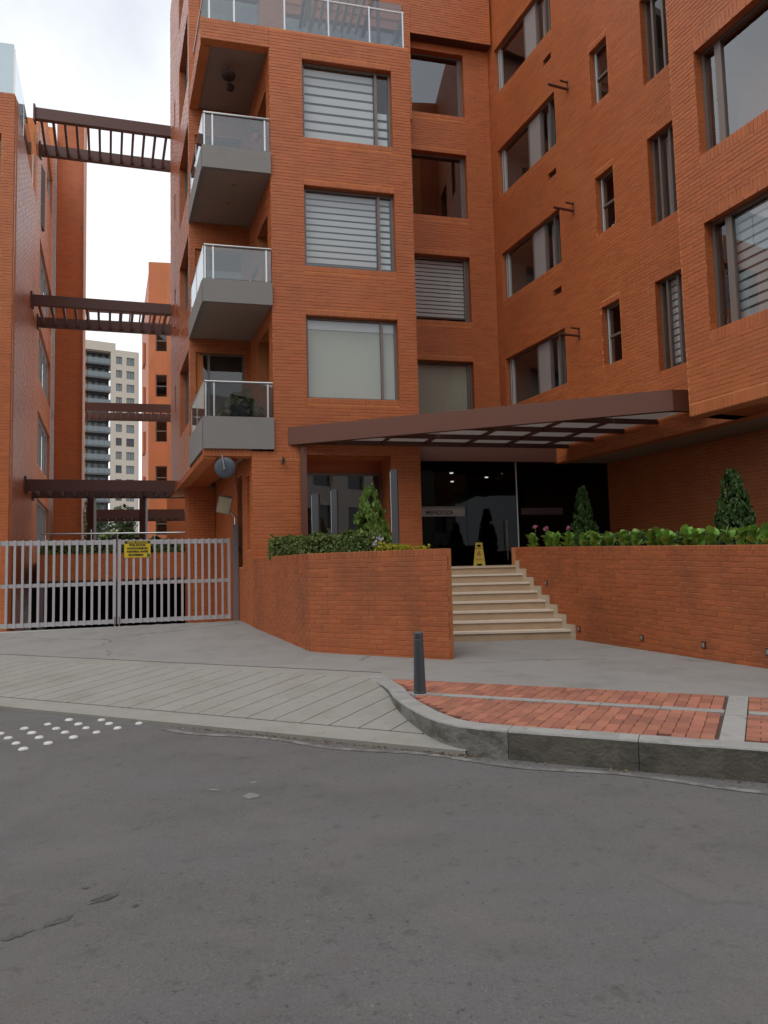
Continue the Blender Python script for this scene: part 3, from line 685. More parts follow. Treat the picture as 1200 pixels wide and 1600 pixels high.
# ground floor front of the tower: side wall strip, recessed window, pillar
hole = [(-.05, 1.76, 1.0, 3.9)]
gs_ = [(-1.15, -.70, Z0 - .01 - .2, Z0 - .01)]
brick_wall(A, -1.15, 2.42, Z0 - 46 * CO, Z0 - .001, hole, bld, depth=.95, single=lambda s: s[2] > 1.6, jambs=True, soldiers=[(-1.15, -.05, Z0 - .13, Z0 - .002)])
q = MB(); A.box(q, -.04, 1.75, .90, .94, 3.62, 3.9); q.build('window_head', M_brick, bld)
window(A, -.045, 1.755, 1.2, 3.62, bld, w=.86, mull=(.62,), gm=M_mirror_glass, room=M_room, rd=2.0)
q = MB(); A.box(q, -.17, -.045, -.10, .03, 1.6, 4.06); q.build('steel_post', M_steel, bld)
q = MB(); A.box(q, 2.44, 8.1, .42, .62, 3.86, 4.4); q.build('lintel', M_dsteel, bld)
# glass lobby front
lob = MB()
for a, b in ((2.43, 3.62), (3.63, 4.84), (4.88, 7.75)):
    q = MB(); A.box(q, a, b, .50, .512, 1.51, 3.86); q.build('glass_door' if a == 3.63 else 'glass_wall', M_door_glass, bld)
q = MB(); A.box(q, 4.842, 4.868, .485, .525, 1.51, 3.86); q.build('glass_edge_trim', M_chrome, bld)
for w in (.42, .59):
    q = MB()
    for a in (4.55,): q.tube([A(a, w, 1.62), A(a, w, 2.52)], .010, 8)
    for z in (1.75, 2.40): q.tube([A(4.55, .42, z), A(4.55, .5, z)], .008, 6)
    q.build('door_handle', M_chrome, bld)
M_strip = mat('frosted_strip', (.30, .27, .26), .7); M_strip2 = mat('dim_frosted_strip', (.09, .06, .06), .7)
q = MB(); A.box(q, 2.46, 3.58, .485, .49, 2.62, 2.80); A.box(q, 2.46, 3.58, .485, .49, 2.815, 2.835); sg = q.build('name_strip', M_strip, bld)
q = MB(); A.box(q, 4.95, 6.0, .485, .49, 2.64, 2.80); q.build('frosted_band', M_strip2, bld)
def text(body, size, place, xdir, ndir, m, parent=None, name='lettering', ext=.002, bold=0, cx='CENTER', sx=1.0):
    """flat lettering as mesh, placed at a point, reading along xdir"""
    cu = bpy.data.curves.new(name, 'FONT'); cu.body = body; cu.size = size; cu.extrude = ext; cu.offset = bold; cu.align_x = cx; cu.align_y = 'CENTER'
    t = bpy.data.objects.new('tmp_text', cu); col.objects.link(t); bpy.context.view_layer.update()
    me = bpy.data.meshes.new_from_object(t.evaluated_get(bpy.context.evaluated_depsgraph_get())); bpy.data.objects.remove(t); bpy.data.curves.remove(cu)
    z = Vector((0, 0, 1)) if abs(ndir.z) < .01 else xdir.cross(ndir) * -1
    z = ndir.cross(xdir)
    mm = Matrix((xdir * sx, z, ndir)).transposed().to_4x4(); mm.translation = place; me.transform(mm); me.materials.clear(); me.materials.append(m)
    return link(name, me, parent)
text('MENDOZA', .13, A(2.98, .482, 2.70), A.u, -A.n, M_ink, sg, bold=.003)
# lobby behind the glass
q = MB(); P = [A(1.9, .62, 1.4), A(8.3, .62, 1.4), A(8.3, 7.5, 1.4), A(1.9, 7.5, 1.4), A(1.9, .62, 3.95), A(8.3, .62, 3.95), A(8.3, 7.5, 3.95), A(1.9, 7.5, 3.95)]
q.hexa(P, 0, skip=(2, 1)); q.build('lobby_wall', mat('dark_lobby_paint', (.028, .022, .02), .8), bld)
q = MB(); q.quad(*[A(u, w, 3.93) for u, w in ((1.9, .62), (8.3, .62), (8.3, 7.5), (1.9, 7.5))]); ceil = q.build('lobby_ceiling', mat('lobby_ceiling_paint', (.12, .11, .10), .9), bld)
for x, y in ((1.78, 18.2), (1.98, 20.1), (2.85, 19.3), (3.2, 18.6), (3.5, 19.6)):
    q = MB(); q.tube([(x, y, 3.925), (x, y, 3.90)], .045, 12); q.build('downlight', M_lamp, ceil)
# small dark camera on the brick strip
w_ = MB(); c = A(-.52, -.05, 3.76); w_.bar(c + A.n * .05, c - A.n * .08, .05, .05); w_.bar(c + Vector((0, 0, .08)) + A.n * .03, c + A.n * .03, .03, .03); w_.bar(c - A.n * .06, c - A.n * .06 - Vector((.03, 0, .09)), .035, .04)
tag(w_.build('wall_camera', M_ink), 'small black camera fixed on the brick strip left of the canopy', 'camera')
# ---- balconies at the corner
for k, (zs, zt) in enumerate(((4.0, 4.645), (7.03, 7.50), (9.885, 10.355))):
    sl = MB()
    if k: P = [A(-2.07, .02, zs), A(-.71, .02, zs), SV(2.43, 0, zs), LV(2.43, -.02, zs)]; sl.hexa(P + [p + Vector((0, 0, .16)) for p in P]); b_ = sl.build('balcony', M_soffit2, bld)
    else: P = [A(-2.07, .02, zs + .3), A(-.71, .02, zs + .3), SV(2.43, 0, zs + .3), LV(2.43, -.02, zs + .3)]; sl.hexa(P + [p + Vector((0, 0, .16)) for p in P]); b_ = sl.build('balcony', M_soffit2, bld)
    q = MB(); A.box(q, -2.115, -.735, -.07, .03, zs - .012, zt); LV.box(q, .04, 2.5, -.03, .06, zs - .012, zt); A.box(q, -.735, -.70, -.07, -.014, zs - .012, zt); q.build('parapet_band', M_grey, b_)
    zr = zt + .75
    q = MB()
    for f_, u, a0_, a1_ in ((A, -1.90, -.035, -.003), (A, -.82, -.035, -.003), (A, -2.065, -.035, -.005), (LV, 1.215, 0, .03), (LV, 2.315, 0, .03)):
        q = MB(); f_.box(q, u - .016, u + .016, a0_, a1_, zt, zr); q.build('rail_post', M_chrome, b_)
    q = MB(); q.tube([A(-.72, -.045, zr - .03), A(-2.065, -.045, zr - .03), LV(2.4, .015, zr - .03)], .021, 8); q.build('handrail', M_chrome, b_)
    for f, a, b, w in ((A, -2.06, -1.92, -.02), (A, -1.88, -.84, -.02), (A, -.80, -.72, -.02), (LV, .03, 1.19, .012), (LV, 1.24, 2.29, .012)):
        q = MB(); f.box(q, a, b, w - .005, w + .005, zt + .03, zr); q.build('glass_panel', M_rail_glass, b_)
    if k == 2:
        for p in ((363, 0), (350, 1)):
            c = A(-1.45 - .12 * p[1], .55 + .8 * p[1], zs - .001); q = MB(); q.tube([c, c - Vector((0, 0, .04))], [.035, .028], 10); q.build('ceiling_spot', mat('brass_spot', (.5, .36, .12), .3, metal=.6), b_)
# wall behind the balconies with glazed doors
BB = Fr(LV(2.45, 0, 0).x, LV(2.45, 0, 0).y, 76.5)
dh = [(.12, 1.25, z, z + 2.05) for z in (4.66, 7.2, 10.06)]
brick_wall(BB, -.02, 1.95, 4.0, 13.2, dh, bld, jambs=False)
for h in dh: window(BB, *h, bld, w=.1, mull=(.42,), room=M_dark)
# brick band over the top balcony and roof deck with its glass rail
brick_wall(A, -2.13, -.705, 12.735, 13.2, [], bld, depth=.2, soldiers=[(-2.13, -.705, 13.09, 13.2)], jambs=False)
brick_wall(LV, .21, 2.5, 12.738, 13.196, [], bld, depth=.2, jambs=False)
q = MB(); P = [A(-2.09, .05, 12.78), A(-.70, .05, 12.78), SV(2.45, .0, 12.78), LV(2.45, .03, 12.78)]; q.hexa(P + [p + Vector((0, 0, .3)) for p in P]); q.build('balcony_ceiling', M_soffit2, bld)
q = MB(); P = [A(-2.1, .05, 13.15), A(2.4, .05, 13.15), A(2.4, 2.7, 13.15), A(-2.4, 2.7, 13.15)]; q.hexa(P + [p + Vector((0, 0, .04)) for p in P]); deck = q.build('roof_deck', M_soffit, bld)
for u in (-1.95, -1.43, -.35, .62, 1.55, 2.33): q = MB(); A.box(q, u - .018, u + .018, .10, .14, 13.2, 14.15); q.build('rail_post', M_chrome, deck)
q = MB(); q.tube([LV(2.4, .1, 14.12), A(-2.03, .12, 14.12), A(2.36, .12, 14.12), A(2.36, 2.4, 14.12)], .022, 8); q.build('handrail', M_chrome, deck)
for a, b in ((-2.0, -1.45), (-1.41, -.37), (-.33, .60), (.64, 1.53), (1.57, 2.31)):
    q = MB(); A.box(q, a, b, .112, .124, 13.24, 14.32); q.build('glass_panel', M_rail_glass, deck)
q = MB(); q.hexa([A(2.36, .16, 13.24), A(2.372, .16, 13.24), A(2.372, 2.3, 13.24), A(2.36, 2.3, 13.24), A(2.36, .16, 14.32), A(2.372, .16, 14.32), A(2.372, 2.3, 14.32), A(2.36, 2.3, 14.32)]); q.build('glass_panel', M_rail_glass, deck)
PH = Fr(A(0, 2.44, 0).x, A(0, 2.44, 0).y, 76.5)
ph = [(-2.2, -.72, 13.25, 15.9), (-.12, 2.95, 13.25, 15.9)]
brick_wall(PH, -2.44, 3.2, 13.2, 16.4, ph, bld, jambs=False)
for h in ph: window(PH, *h, bld, w=.1, mull=((h[0] + h[1]) / 2,), room=M_dark, gm=M_mirror_glass)
q = MB()                                           # slatted pergola on the roof deck
M_slat = mat('cream_slat', (.62, .56, .45), .7)
for i in range(8): q = MB(); PH.box(q, .35 + i * .19, .43 + i * .19, -1.6, -.02, 15.3, 15.36); q.build('roof_pergola_slat', M_slat, deck)
q = MB(); PH.box(q, .25, 1.98, -1.68, -1.6, 15.24, 15.42); PH.box(q, 1.86, 1.96, -1.6, -.02, 15.24, 15.3); PH.box(q, .25, .33, -1.6, -.02, 15.24, 15.3)
for u in (.27, 1.9): PH.box(q, u, u + .07, -1.67, -1.6, 13.2, 15.24)
q.build('roof_pergola_frame', M_dsteel, deck)
# ---- flank along the passage, carried over the drive
lh = [(2.72, 4.95, *wl(k)) for k in range(5)] + [(6.15, 6.5, 6.1 + H * k, 6.87 + H * k) for k in range(4)]
brick_wall(LV, 2.5, 7.9, 3.93, TOPZ, lh, bld, jambs=True, bm=M_flank)
for h in lh:
    if h[1] - h[0] > 1: window(LV, *h, bld, w=.16, mull=(3.5, 4.3), room=M_dark)
    else: window(LV, *h, bld, w=.2, room=M_dark, fw=.03)
LE = Fr(LV(7.9, 0, 0).x, LV(7.9, 0, 0).y, 68.5, -1)
brick_wall(LE, .02, 3.0, 3.93, TOPZ, [], bld, jambs=False)
brick_wall(A, -2.13, -1.155, 3.845, 3.985, [], bld, depth=.3, soldiers=[(-2.13, -1.155, 3.845, 3.985)], jambs=False)
brick_wall(LV, .03, 7.9, 3.80, 3.93, [], bld, depth=.25, soldiers=[(.03, 7.9, 3.80, 3.93)], jambs=False)
q = MB(); P = [A(-2.05, .3, 3.95), A(-1.0, .3, 3.95), GV(7.2, .3, 3.95), LV(7.9, .2, 3.95)]; q.hexa(P + [p + Vector((0, 0, .2)) for p in P]); q.build('soffit', M_soffit, bld)
q = MB(); LV.box(q, .3, 7.8, .26, .72, 3.80, 3.97); q.build('soffit_beam', M_brick, bld)
gh = [(.30, .62, 1.95, 3.5), (1.15, 1.75, 1.6, 3.62)]
brick_wall(GV, .02, 7.5, -1.5, 3.95, gh, bld)
for h in gh: window(GV, *h, bld, w=.1, fm=M_white_frame if h[0] < .5 else M_alu, room=M_black, fw=.035, rd=.8)
PQ = Fr(GV(5.2, -.75, 0).x, GV(5.2, -.75, 0).y, 68.5, 1); brick_wall(PQ, 0, .73, -1.4, 3.79, [], bld, depth=.5, jambs=False, name='pier')
PQ2 = Fr(GV(5.2, -.75, 0).x, GV(5.2, -.75, 0).y, -21.5, -1); brick_wall(PQ2, .01, .55, -1.4, 3.79, [], bld, depth=.1, jambs=False, name='pier')
# roof so that the building is closed from above
q = MB(); P = [LV(2.5, .05, TOPZ - .3), PH(-2.2, .1, TOPZ - .3), RBu(5.4, .05, TOPZ - .3), RV(-.1, .1, TOPZ - .3), RV(-9.5, .1, TOPZ - .3), RV(-9.5, 14, TOPZ - .3), LV(7.8, 14, TOPZ - .3), LV(7.8, .1, TOPZ - .3)]
q.add(P + [p + Vector((0, 0, .25)) for p in P], [tuple(range(8)), tuple(range(8, 16))] + [(i, (i + 1) % 8, (i + 1) % 8 + 8, i + 8) for i in range(8)]); q.build('roof', M_soffit2, bld)
# ---- entrance canopy: purlins, raking fascia, translucent panes
can = MB()
f0 = Vector((-1.95, 14.40, 0)); f1 = Vector((5.02, 11.95, 0)); fd = (f1 - f0).normalized(); fnn = Vector((-fd.y, fd.x, 0))
can.hexa([f0 + Vector((0, 0, 4.09)), f1 + Vector((0, 0, 4.09)), f1 + fnn * .12 + Vector((0, 0, 4.09)), f0 + fnn * .12 + Vector((0, 0, 4.09)), f0 + Vector((0, 0, 4.46)), f1 + Vector((0, 0, 4.46)), f1 + fnn * .12 + Vector((0, 0, 4.46)), f0 + fnn * .12 + Vector((0, 0, 4.46))])
f2 = Vector((5.78, 12.15, 0))
can.hexa([f1 + Vector((.0, 0, 4.09)), f2 + Vector((0, 0, 4.09)), f2 + Vector((-.03, .12, 4.09)), f1 + Vector((-.03, .12, 4.09)), f1 + Vector((0, 0, 4.46)), f2 + Vector((0, 0, 4.46)), f2 + Vector((-.03, .12, 4.46)), f1 + Vector((-.03, .12, 4.46))])
canopy = can.build('canopy', M_steel, bld)
def fas_w(u):                                        # w of the fascia's inner face at a given u
    du, dw = fd.dot(A.u), fd.dot(A.n); u0, w0 = A.loc(f0 + fnn * .12); return w0 + (u - u0) * dw / du
def rv_u(w):                                         # u where the wing wall is met
    P0 = A.loc(RV(-2.4, -.02, 0)); P1 = A.loc(RV(-6, -.02, 0)); return P0[0] + (w - P0[1]) * (P1[0] - P0[0]) / (P1[1] - P0[1])
u0f, w0f = A.loc(f0 + fnn * .12); slope = fd.dot(A.n) / fd.dot(A.u)
pw = (-.07, -.95, -1.89, -2.83)
for w in pw:
    ua = max(u0f + (w - w0f) / slope, -.35); ub = rv_u(w); q = MB(); A.box(q, ua, ub - .01, w - .03, w + .03, 4.10, 4.19); q.build('purlin', M_dsteel, canopy)
ws = [-.07] + list(pw[1:]) + [-3.9]
rafters = MB()
for i in range(len(ws) - 1):
    wa, wb = ws[i], ws[i + 1]
    u = -.3
    while u < 6.5:
        poly = [(u + .02, wa), (u + .92, wa), (u + .92, wb), (u + .02, wb)]
        poly = clip_poly(poly, slope, -1, slope * u0f - w0f)       # behind the fascia: w > line
        a_, b_ = A.loc(RV(-2.4, -.03, 0)), A.loc(RV(-6, -.03, 0)); dx, dy = b_[0] - a_[0], b_[1] - a_[1]
        poly = clip_poly(poly, -dy, dx, -dy * a_[0] + dx * a_[1])
        if len(poly) > 2:
            n = len(poly); up_ = [A(p[0], p[1], 4.205) for p in poly]; q = MB(); q.add(up_ + [p - Vector((0, 0, .012)) for p in up_], [tuple(range(n)), tuple(range(2 * n - 1, n - 1, -1))] + [(j, j + n, (j + 1) % n + n, (j + 1) % n) for j in range(n)]); q.build('canopy_pane', M_poly, canopy)
        if u > u0f + (wb - w0f) / slope and u + .02 < rv_u(wa) - .1: rafters = MB(); A.box(rafters, u - .02, u + .02, wb + .03, wa - .03, 4.13, 4.188); rafters.build('rafter', M_dsteel, canopy)
        u += .94
# ============================================================ stairs, planters
entr = empty('entrance_stairs', (1.7, 12.2, .22), 'pale stone entrance stairs of eight steps between two brick planters', 'stairs')
RUN, RISE = .237, .16
def sx(y, side): return (3.2 if side else .35) - .364 * (y - 12.2)
for i in range(8):
    y = 12.2 + RUN * i; z0 = .22 + RISE * i; z1 = z0 + RISE; y2 = y + RUN + .06
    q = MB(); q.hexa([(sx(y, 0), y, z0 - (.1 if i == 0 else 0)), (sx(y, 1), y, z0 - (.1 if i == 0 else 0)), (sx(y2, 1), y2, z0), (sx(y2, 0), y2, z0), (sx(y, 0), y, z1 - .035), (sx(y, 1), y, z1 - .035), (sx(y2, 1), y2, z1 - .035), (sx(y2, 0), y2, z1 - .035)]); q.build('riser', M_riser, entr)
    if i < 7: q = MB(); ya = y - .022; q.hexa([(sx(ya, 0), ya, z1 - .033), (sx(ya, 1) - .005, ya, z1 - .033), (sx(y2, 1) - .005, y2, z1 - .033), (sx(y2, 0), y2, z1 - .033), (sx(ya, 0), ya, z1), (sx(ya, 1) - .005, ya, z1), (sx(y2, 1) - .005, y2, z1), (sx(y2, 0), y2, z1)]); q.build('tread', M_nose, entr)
yl = 12.2 + 7 * RUN - .022
q = MB(); P = [(sx(yl, 0), yl), (sx(yl, 1) - .005, yl), (3.3, 14.6), (8.0, 15.8), (8.0, 18.5), (1.4, 21.4), (-.75, 14.95)]; n = len(P)
q.add([(x, y, 1.5) for x, y in P] + [(x, y, 1.46) for x, y in P], [tuple(range(n)), tuple(range(2 * n - 1, n - 1, -1))] + [(j, j + n, (j + 1) % n + n, (j + 1) % n) for j in range(n)]); q.build('landing', M_trav, entr)
# left planter
pl = empty('brick_planter', (-.2, 11, .2), 'angular brick planter with hedge and thuja standing left of the entrance stairs', 'planter')
PFr = Fr(-1.22, 11.25, 121.9); PLn = 2.462
PSd = Fr(-1.22, 11.25, -25.7, -1); PSn = 3.30
PRr = Fr(PFr(PLn, 0, 0).x, PFr(PLn, 0, 0).y, -20, 1)
zt = 1.775; zb = zt - .105 - 23 * CO
near_cnt = [0]
def lim(n, test):
    c = [0]
    def f(s):
        if not test(s) or c[0] >= n: return False
        c[0] += 1; return True
    return f
brick_wall(PFr, 0, PLn, zb, zt - .001, [], pl, depth=.13, soldiers=[(0, PLn, zt - .105, zt)], single=lim(262, lambda s: s[3] > .16), bm=M_pbrick, mm=M_pmortar)
brick_wall(PSd, 0.01, PSn, zb, zt - .001, [], pl, depth=.22, soldiers=[(0.01, PSn, zt - .105, zt)], single=lim(36, lambda s: s[0] < .9 and s[3] > .9), bm=M_pbrick, mm=M_pmortar)
brick_wall(PRr, 0.32, 4.2, zb, zt - .001, [], pl, depth=.22, soldiers=[(0.32, 4.2, zt - .105, zt)], bm=M_pbrick, mm=M_pmortar)
q = MB(); P = [PFr(.1, .1, 1.70), PFr(PLn - .1, .1, 1.70), PRr(4.1, .1, 1.70), A(-1.2, .3, 1.70)]; q.quad(*P); q.build('soil', M_soil, pl)
# right planter
pr_ = empty('long_brick_planter', (4, 10.5, .2), 'long brick planter wall with bergenia along the right of the entrance stairs', 'planter')
QR = Fr(2.57, 13.86, 160.2, 1, slope=-.028)
zt2 = 1.852; zb2 = zt2 - .0 - 25 * CO
brick_wall(QR, -.0, 7.4, zb2, zt2, [], pr_, depth=.22, single=lim(300, lambda s: 3.0 < s[0] < 5.95 and s[3] > .38), bm=M_pbrick, mm=M_pmortar, soldiers=[(0, 7.4, zt2 - .075, zt2)])
QN = Fr(QR(7.4, 0, 0).x, QR(7.4, 0, 0).y, 70.2, 1)
brick_wall(QN, .01, 3.5, -.2, 1.64, [], pr_, depth=.22, bm=M_pbrick, mm=M_pmortar, jambs=False)
QE = Fr(2.57, 13.86, 70.2, 1)
brick_wall(QE, .02, 1.6, 1.4, 1.85, [], pr_, depth=.2, bm=M_pbrick, mm=M_pmortar, jambs=False)
q = MB(); q.quad(QR(.1, .1, 1.80), QR(7.3, .1, 1.80), QR(7.3, 4.2, 1.80), QR(.1, 4.2, 1.80)); q.build('soil', M_soil, pr_)
for i in range(8):                                   # stepped stone skirting on the planter wall
    y = 12.2 + RUN * i; z0 = .22 + RISE * i
    ua = (13.86 - y) / .941; q = MB()
    u1_, u0_ = ua + .13, max(ua - RUN / .941 + .13, -.0)
    q.hexa([QR(u0_, -.022, 0) + Vector((0, 0, z0 - .05 - QR.slope * 0)) * 1 - Vector((0, 0, QR.slope * u0_)), QR(u1_, -.022, 0) + Vector((0, 0, z0 - .05)) - Vector((0, 0, QR.slope * u1_)), QR(u1_, .0, 0) + Vector((0, 0, z0 - .05)) - Vector((0, 0, QR.slope * u1_)), QR(u0_, .0, 0) + Vector((0, 0, z0 - .05)) - Vector((0, 0, QR.slope * u0_)),
            QR(u0_, -.022, 0) + Vector((0, 0, z0 + .25)) - Vector((0, 0, QR.slope * u0_)), QR(u1_, -.022, 0) + Vector((0, 0, z0 + .25)) - Vector((0, 0, QR.slope * u1_)), QR(u1_, 0, 0) + Vector((0, 0, z0 + .25)) - Vector((0, 0, QR.slope * u1_)), QR(u0_, 0, 0) + Vector((0, 0, z0 + .25)) - Vector((0, 0, QR.slope * u0_))])
    q.build('step_skirting', M_trav, entr)
M_lens = mat('frosted_lens', (.26, .25, .23), .4)
for u, z in ((1.05, 1.2), (2.0, .47), (3.55, .50), (4.75, .54), (5.75, .58)):
    q = MB(); QR.box(q, u - .035, u + .035, -.022, -.005, z - .045, z + .045); fl = q.build('step_light', M_dsteel, pr_)
    q = MB(); QR.box(q, u - .02, u + .02, -.026, -.0215, z - .028, z + .028); q.build('light_lens', M_lens, fl)
# ============================================================ the building left of the passage
lb = empty('left_building', (-10, 18, 0), 'terracotta brick block at the left edge with glass railed roof terrace', 'building')
fh = [(-2.4, -.27, z - 1.7, z) for z in (12.1, 9.25, 6.4, 3.9)]
brick_wall(LF, -5, 0, .2, 13.1, fh, lb)
for h in fh: window(LF, *h, lb, w=.16, mull=(-.7,), room=M_dark, rd=.3)
bh = [(2.5, 7.6, z - 1.75, z) for z in (12.6, 9.7, 6.85, 4.0)]
LB0 = -4.105
brick_wall(LB, LB0 + .02, .8, -1.5, 13.1, [], lb, jambs=False, bm=M_flank)
brick_wall(LB, .82, 12.0, -1.5, 15.3, bh, lb, bm=M_flank)
for ua_, ub_, zt_, hh_ in ((.82, 2.0, 15.6, []), (2.0, 3.2, 16.2, []), (3.2, 4.5, 16.9, []), (4.5, 7.8, 18.0, [(4.9, 7.5, 15.5, 17.2)]), (7.8, 12.0, 19.6, [])):
    brick_wall(LB, ua_, ub_, 15.302, zt_, hh_, lb, bm=M_flank)
    for h in hh_: window(LB, *h, lb, w=.12, mull=(6.2,), room=M_dark, fm=M_white_frame)
for h in bh: window(LB, *h, lb, w=.12, mull=(3.2, 4.2, 5.2, 6.4), room=M_dark, fm=M_white_frame, shade=('curtain', 3.0, 7.2))
LN = Fr(LB(.82, 0, 0).x, LB(.82, 0, 0).y, 76.5 + 180, -1)
brick_wall(LN, .02, 5, 13.1, 15.35, [(.3, 2.4, 13.15, 15.1)], lb, jambs=False)
window(LN, .3, 2.4, 13.15, 15.1, lb, mull=(1.3,), room=M_dark)
q = MB(); P = [LF(-5, .1, 13.02), LF(-.1, .1, 13.02), LB(.8, .1, 13.02), LN(5, .1, 13.02)]; q.hexa(P + [p + Vector((0, 0, .06)) for p in P]); rd_ = q.build('roof_deck', M_soffit, lb)
for f, a, b in ((LF, -5, -2.5), (LF, -2.46, -.06), (LB, LB0 + .06, -1.9), (LB, -1.86, .6)):
    q = MB(); f.box(q, a, b, .06, .075, 13.12, 14.42); q.build('glass_panel', M_rail_glass, rd_)
for f, u in ((LF, -2.48), (LF, -.04), (LB, -1.88), (LB, .62)): q = MB(); f.box(q, u - .018, u + .018, .05, .09, 13.1, 14.3); q.build('rail_post', M_chrome, rd_)
brick_wall(FF, 0, 1.10, -1.2, 20.2, [], lb, jambs=False)
FS = Fr(FF(1.10, 0, 0).x, FF(1.10, 0, 0).y, -25, 1)
brick_wall(FS, .31, 4, -1.2, 20.2, [], lb, jambs=False)
q = MB(); P = FF(1.07, -.05, 0); q.tube([(P.x, P.y, -.5), (P.x, P.y, 20.1)], .035, 8); q.build('downpipe', mat('pale_pipe', (.5, .36, .33), .5), lb)
q = MB(); P = [LB(.9, .1, 15.2), LB(3.2, .1, 15.2), LB(3.2, 5, 15.2), LB(.9, 5, 15.2)]; q.hexa(P + [p + Vector((0, 0, .1)) for p in P]); q.build('roof', M_soffit2, lb)
# ============================================================ steel pergolas bridging the passage
def pergola(zb_, zt_, r0, l0, sep, label, nst=12, posts=()):
    """two beams a few paces apart with cross struts"""
    d = (r0 - l0).normalized(); n_ = Vector((-.3665, .9304, 0))
    t = empty('steel_pergola', ((r0 + l0) / 2).to_tuple()[:2] + (zb_,), label, 'pergola', 'brown steel pergolas between the two brick buildings')
    for k, (a, b) in enumerate(((l0, r0), (l0 + n_ * sep, r0 + n_ * sep + d * .55))):
        q = MB(); q.bar(a + Vector((0, 0, (zb_ + zt_) / 2)), b + Vector((0, 0, (zb_ + zt_) / 2)), .16, zt_ - zb_)
        q.bar(a + Vector((0, 0, (zb_ + zt_) / 2)), a + d * .05 + Vector((0, 0, (zb_ + zt_) / 2)), .26, zt_ - zb_ + .16); q.build('beam', M_dsteel, t)
    for i in range(nst):
        s = (i + .6) / nst; a = l0.lerp(r0, s) + n_ * .08; b = a + n_ * (sep - .16); q = MB(); q.bar(a + Vector((0, 0, zb_ + .1)), b + Vector((0, 0, zb_ + .1)), .07, .14); q.build('strut', M_dsteel, t)
    for s, k in posts:
        p = l0.lerp(r0, s) + n_ * (sep * k); q = MB(); q.bar(p + Vector((0, 0, 1.6)), p + Vector((0, 0, zb_)), .2, .2); q.build('post', M_dsteel, t)
    return t
pl0, pr0 = LB(-.08, -.02, 0), LV(7.5, -.02, 0)
pergola(15.02, 15.36, pr0, pl0, 1.95, 'topmost brown steel pergola against the sky between the roofs')
pergola(9.36, 9.66, pr0, pl0, 1.95, 'brown steel pergola above the passage at mid height')
pergola(3.83, 4.14, LV(6.6, .02, 0), LB(-1.0, -.02, 0), 2.0, 'lowest brown steel pergola on posts just above the driveway gate', posts=((.42, 1), (.80, 1)))
fl, frr = Vector((-14.3, 33.4, 0)), Vector((-10.0, 34.4, 0))
pergola(9.35, 9.75, frr, fl, 2.2, 'far brown pergola crossing in front of the pale tower')
pergola(14.6, 14.92, frr + Vector((0, 1, 0)), fl + Vector((-1.5, .65, 0)), 2.2, 'far upper pergola seen through the struts of the nearer one')
pergola(3.75, 4.1, Vector((-8.3, 29.2, 0)), Vector((-12.0, 28.3, 0)), 2.0, 'far low pergola behind the gate above the dark bushes')
# ============================================================ garage, podium, gate
PFm = Fr(-9.25, 18.72, 76.5)
pod = empty('podium', (-7, 22, 0)); tag(pod, 'red brick podium with planted top above the dark garage opening', 'podium')
brick_wall(PFm, 0, 4.4, 1.36, 2.06, [], pod, depth=.3, jambs=False)
q = MB(); q.hexa([PFm(.1, .3, 1.3), PFm(4.6, .3, 1.3), PFm(14, 45, 1.3), PFm(-12, 45, 1.3), PFm(.1, .3, 1.9), PFm(4.6, .3, 1.9), PFm(14, 45, 1.9), PFm(-12, 45, 1.9)]); q.build('deck', M_conc, pod)
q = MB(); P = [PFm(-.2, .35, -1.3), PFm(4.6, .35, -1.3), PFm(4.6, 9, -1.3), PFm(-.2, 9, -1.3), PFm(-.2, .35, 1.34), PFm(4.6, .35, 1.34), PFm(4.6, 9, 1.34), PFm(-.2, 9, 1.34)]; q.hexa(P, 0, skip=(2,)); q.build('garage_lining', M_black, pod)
q = MB(); PFm.box(q, .02, .16, .05, .2, -1.2, 1.34); q.build('garage_post', M_post, pod)
q = MB(); q.tube([PFm(-.1, .9, 2.66), PFm(4.5, .9, 2.66)], .025, 8); q.build('guard_rail', M_chrome, pod)
for u in (.0, 1.2, 1.9, 2.9, 3.9, 4.4): q = MB(); q.tube([PFm(u, .9, 1.9), PFm(u, .9, 2.66 + (.12 if u in (1.2,) else 0))], .018, 6); q.build('rail_post', M_chrome, pod)
q = MB(); a0, a1 = Vector((-8.2, 14.25, .40)), Vector((-3.2, 15.85, .42))
for i in range(8):
    t0_, t1_ = i / 8, (i + 1) / 8; e0, e1 = PFm(-1.2, 6, -1.3), PFm(4.8, 6, -1.3)
    za, zb__ = .41 - 1.7 * (t0_ ** 1.2), .41 - 1.7 * (t1_ ** 1.2)
    A0, B0, A1, B1 = a0.lerp(e0, t0_), a1.lerp(e1, t0_), a0.lerp(e0, t1_), a1.lerp(e1, t1_)
    for p, z in ((A0, za), (B0, za), (A1, zb__), (B1, zb__)): p.z = z
    q.quad(A0, B0, B1, A1)
q.build('garage_ramp', M_conc, kind='structure')
GT = Fr(-3.44, 15.74, -90 - 18.05, -1)               # gate line, u runs to the left
def leaf(name, u0, u1, n, label, x_off=0):
    t = empty(name, GT((u0 + u1) / 2, 0, .42), label, 'gate', 'two leaves of the driveway gate')
    zb1, zt1 = .47, 2.25
    for z, h in ((zb1 + .05, .085), (1.32, .075), (zt1 - .06, .095)):
        q = MB(); GT.box(q, u0, u1, -.02, .02, z - h / 2, z + h / 2); q.build('rail', M_gate, t)
    for i in range(n):
        u = u0 + .03 + (u1 - u0 - .06) * i / (n - 1); q = MB(); wd_ = .0235 if i not in (0, n - 1) else .03
        GT.box(q, u - wd_, u + wd_, -.045, -.0215, zb1, zt1); q.build('baluster', M_gate, t)
    return t
lr = leaf('gate_leaf', .02, 2.36, 17, 'right grey steel leaf of the driveway gate carrying the yellow notice')
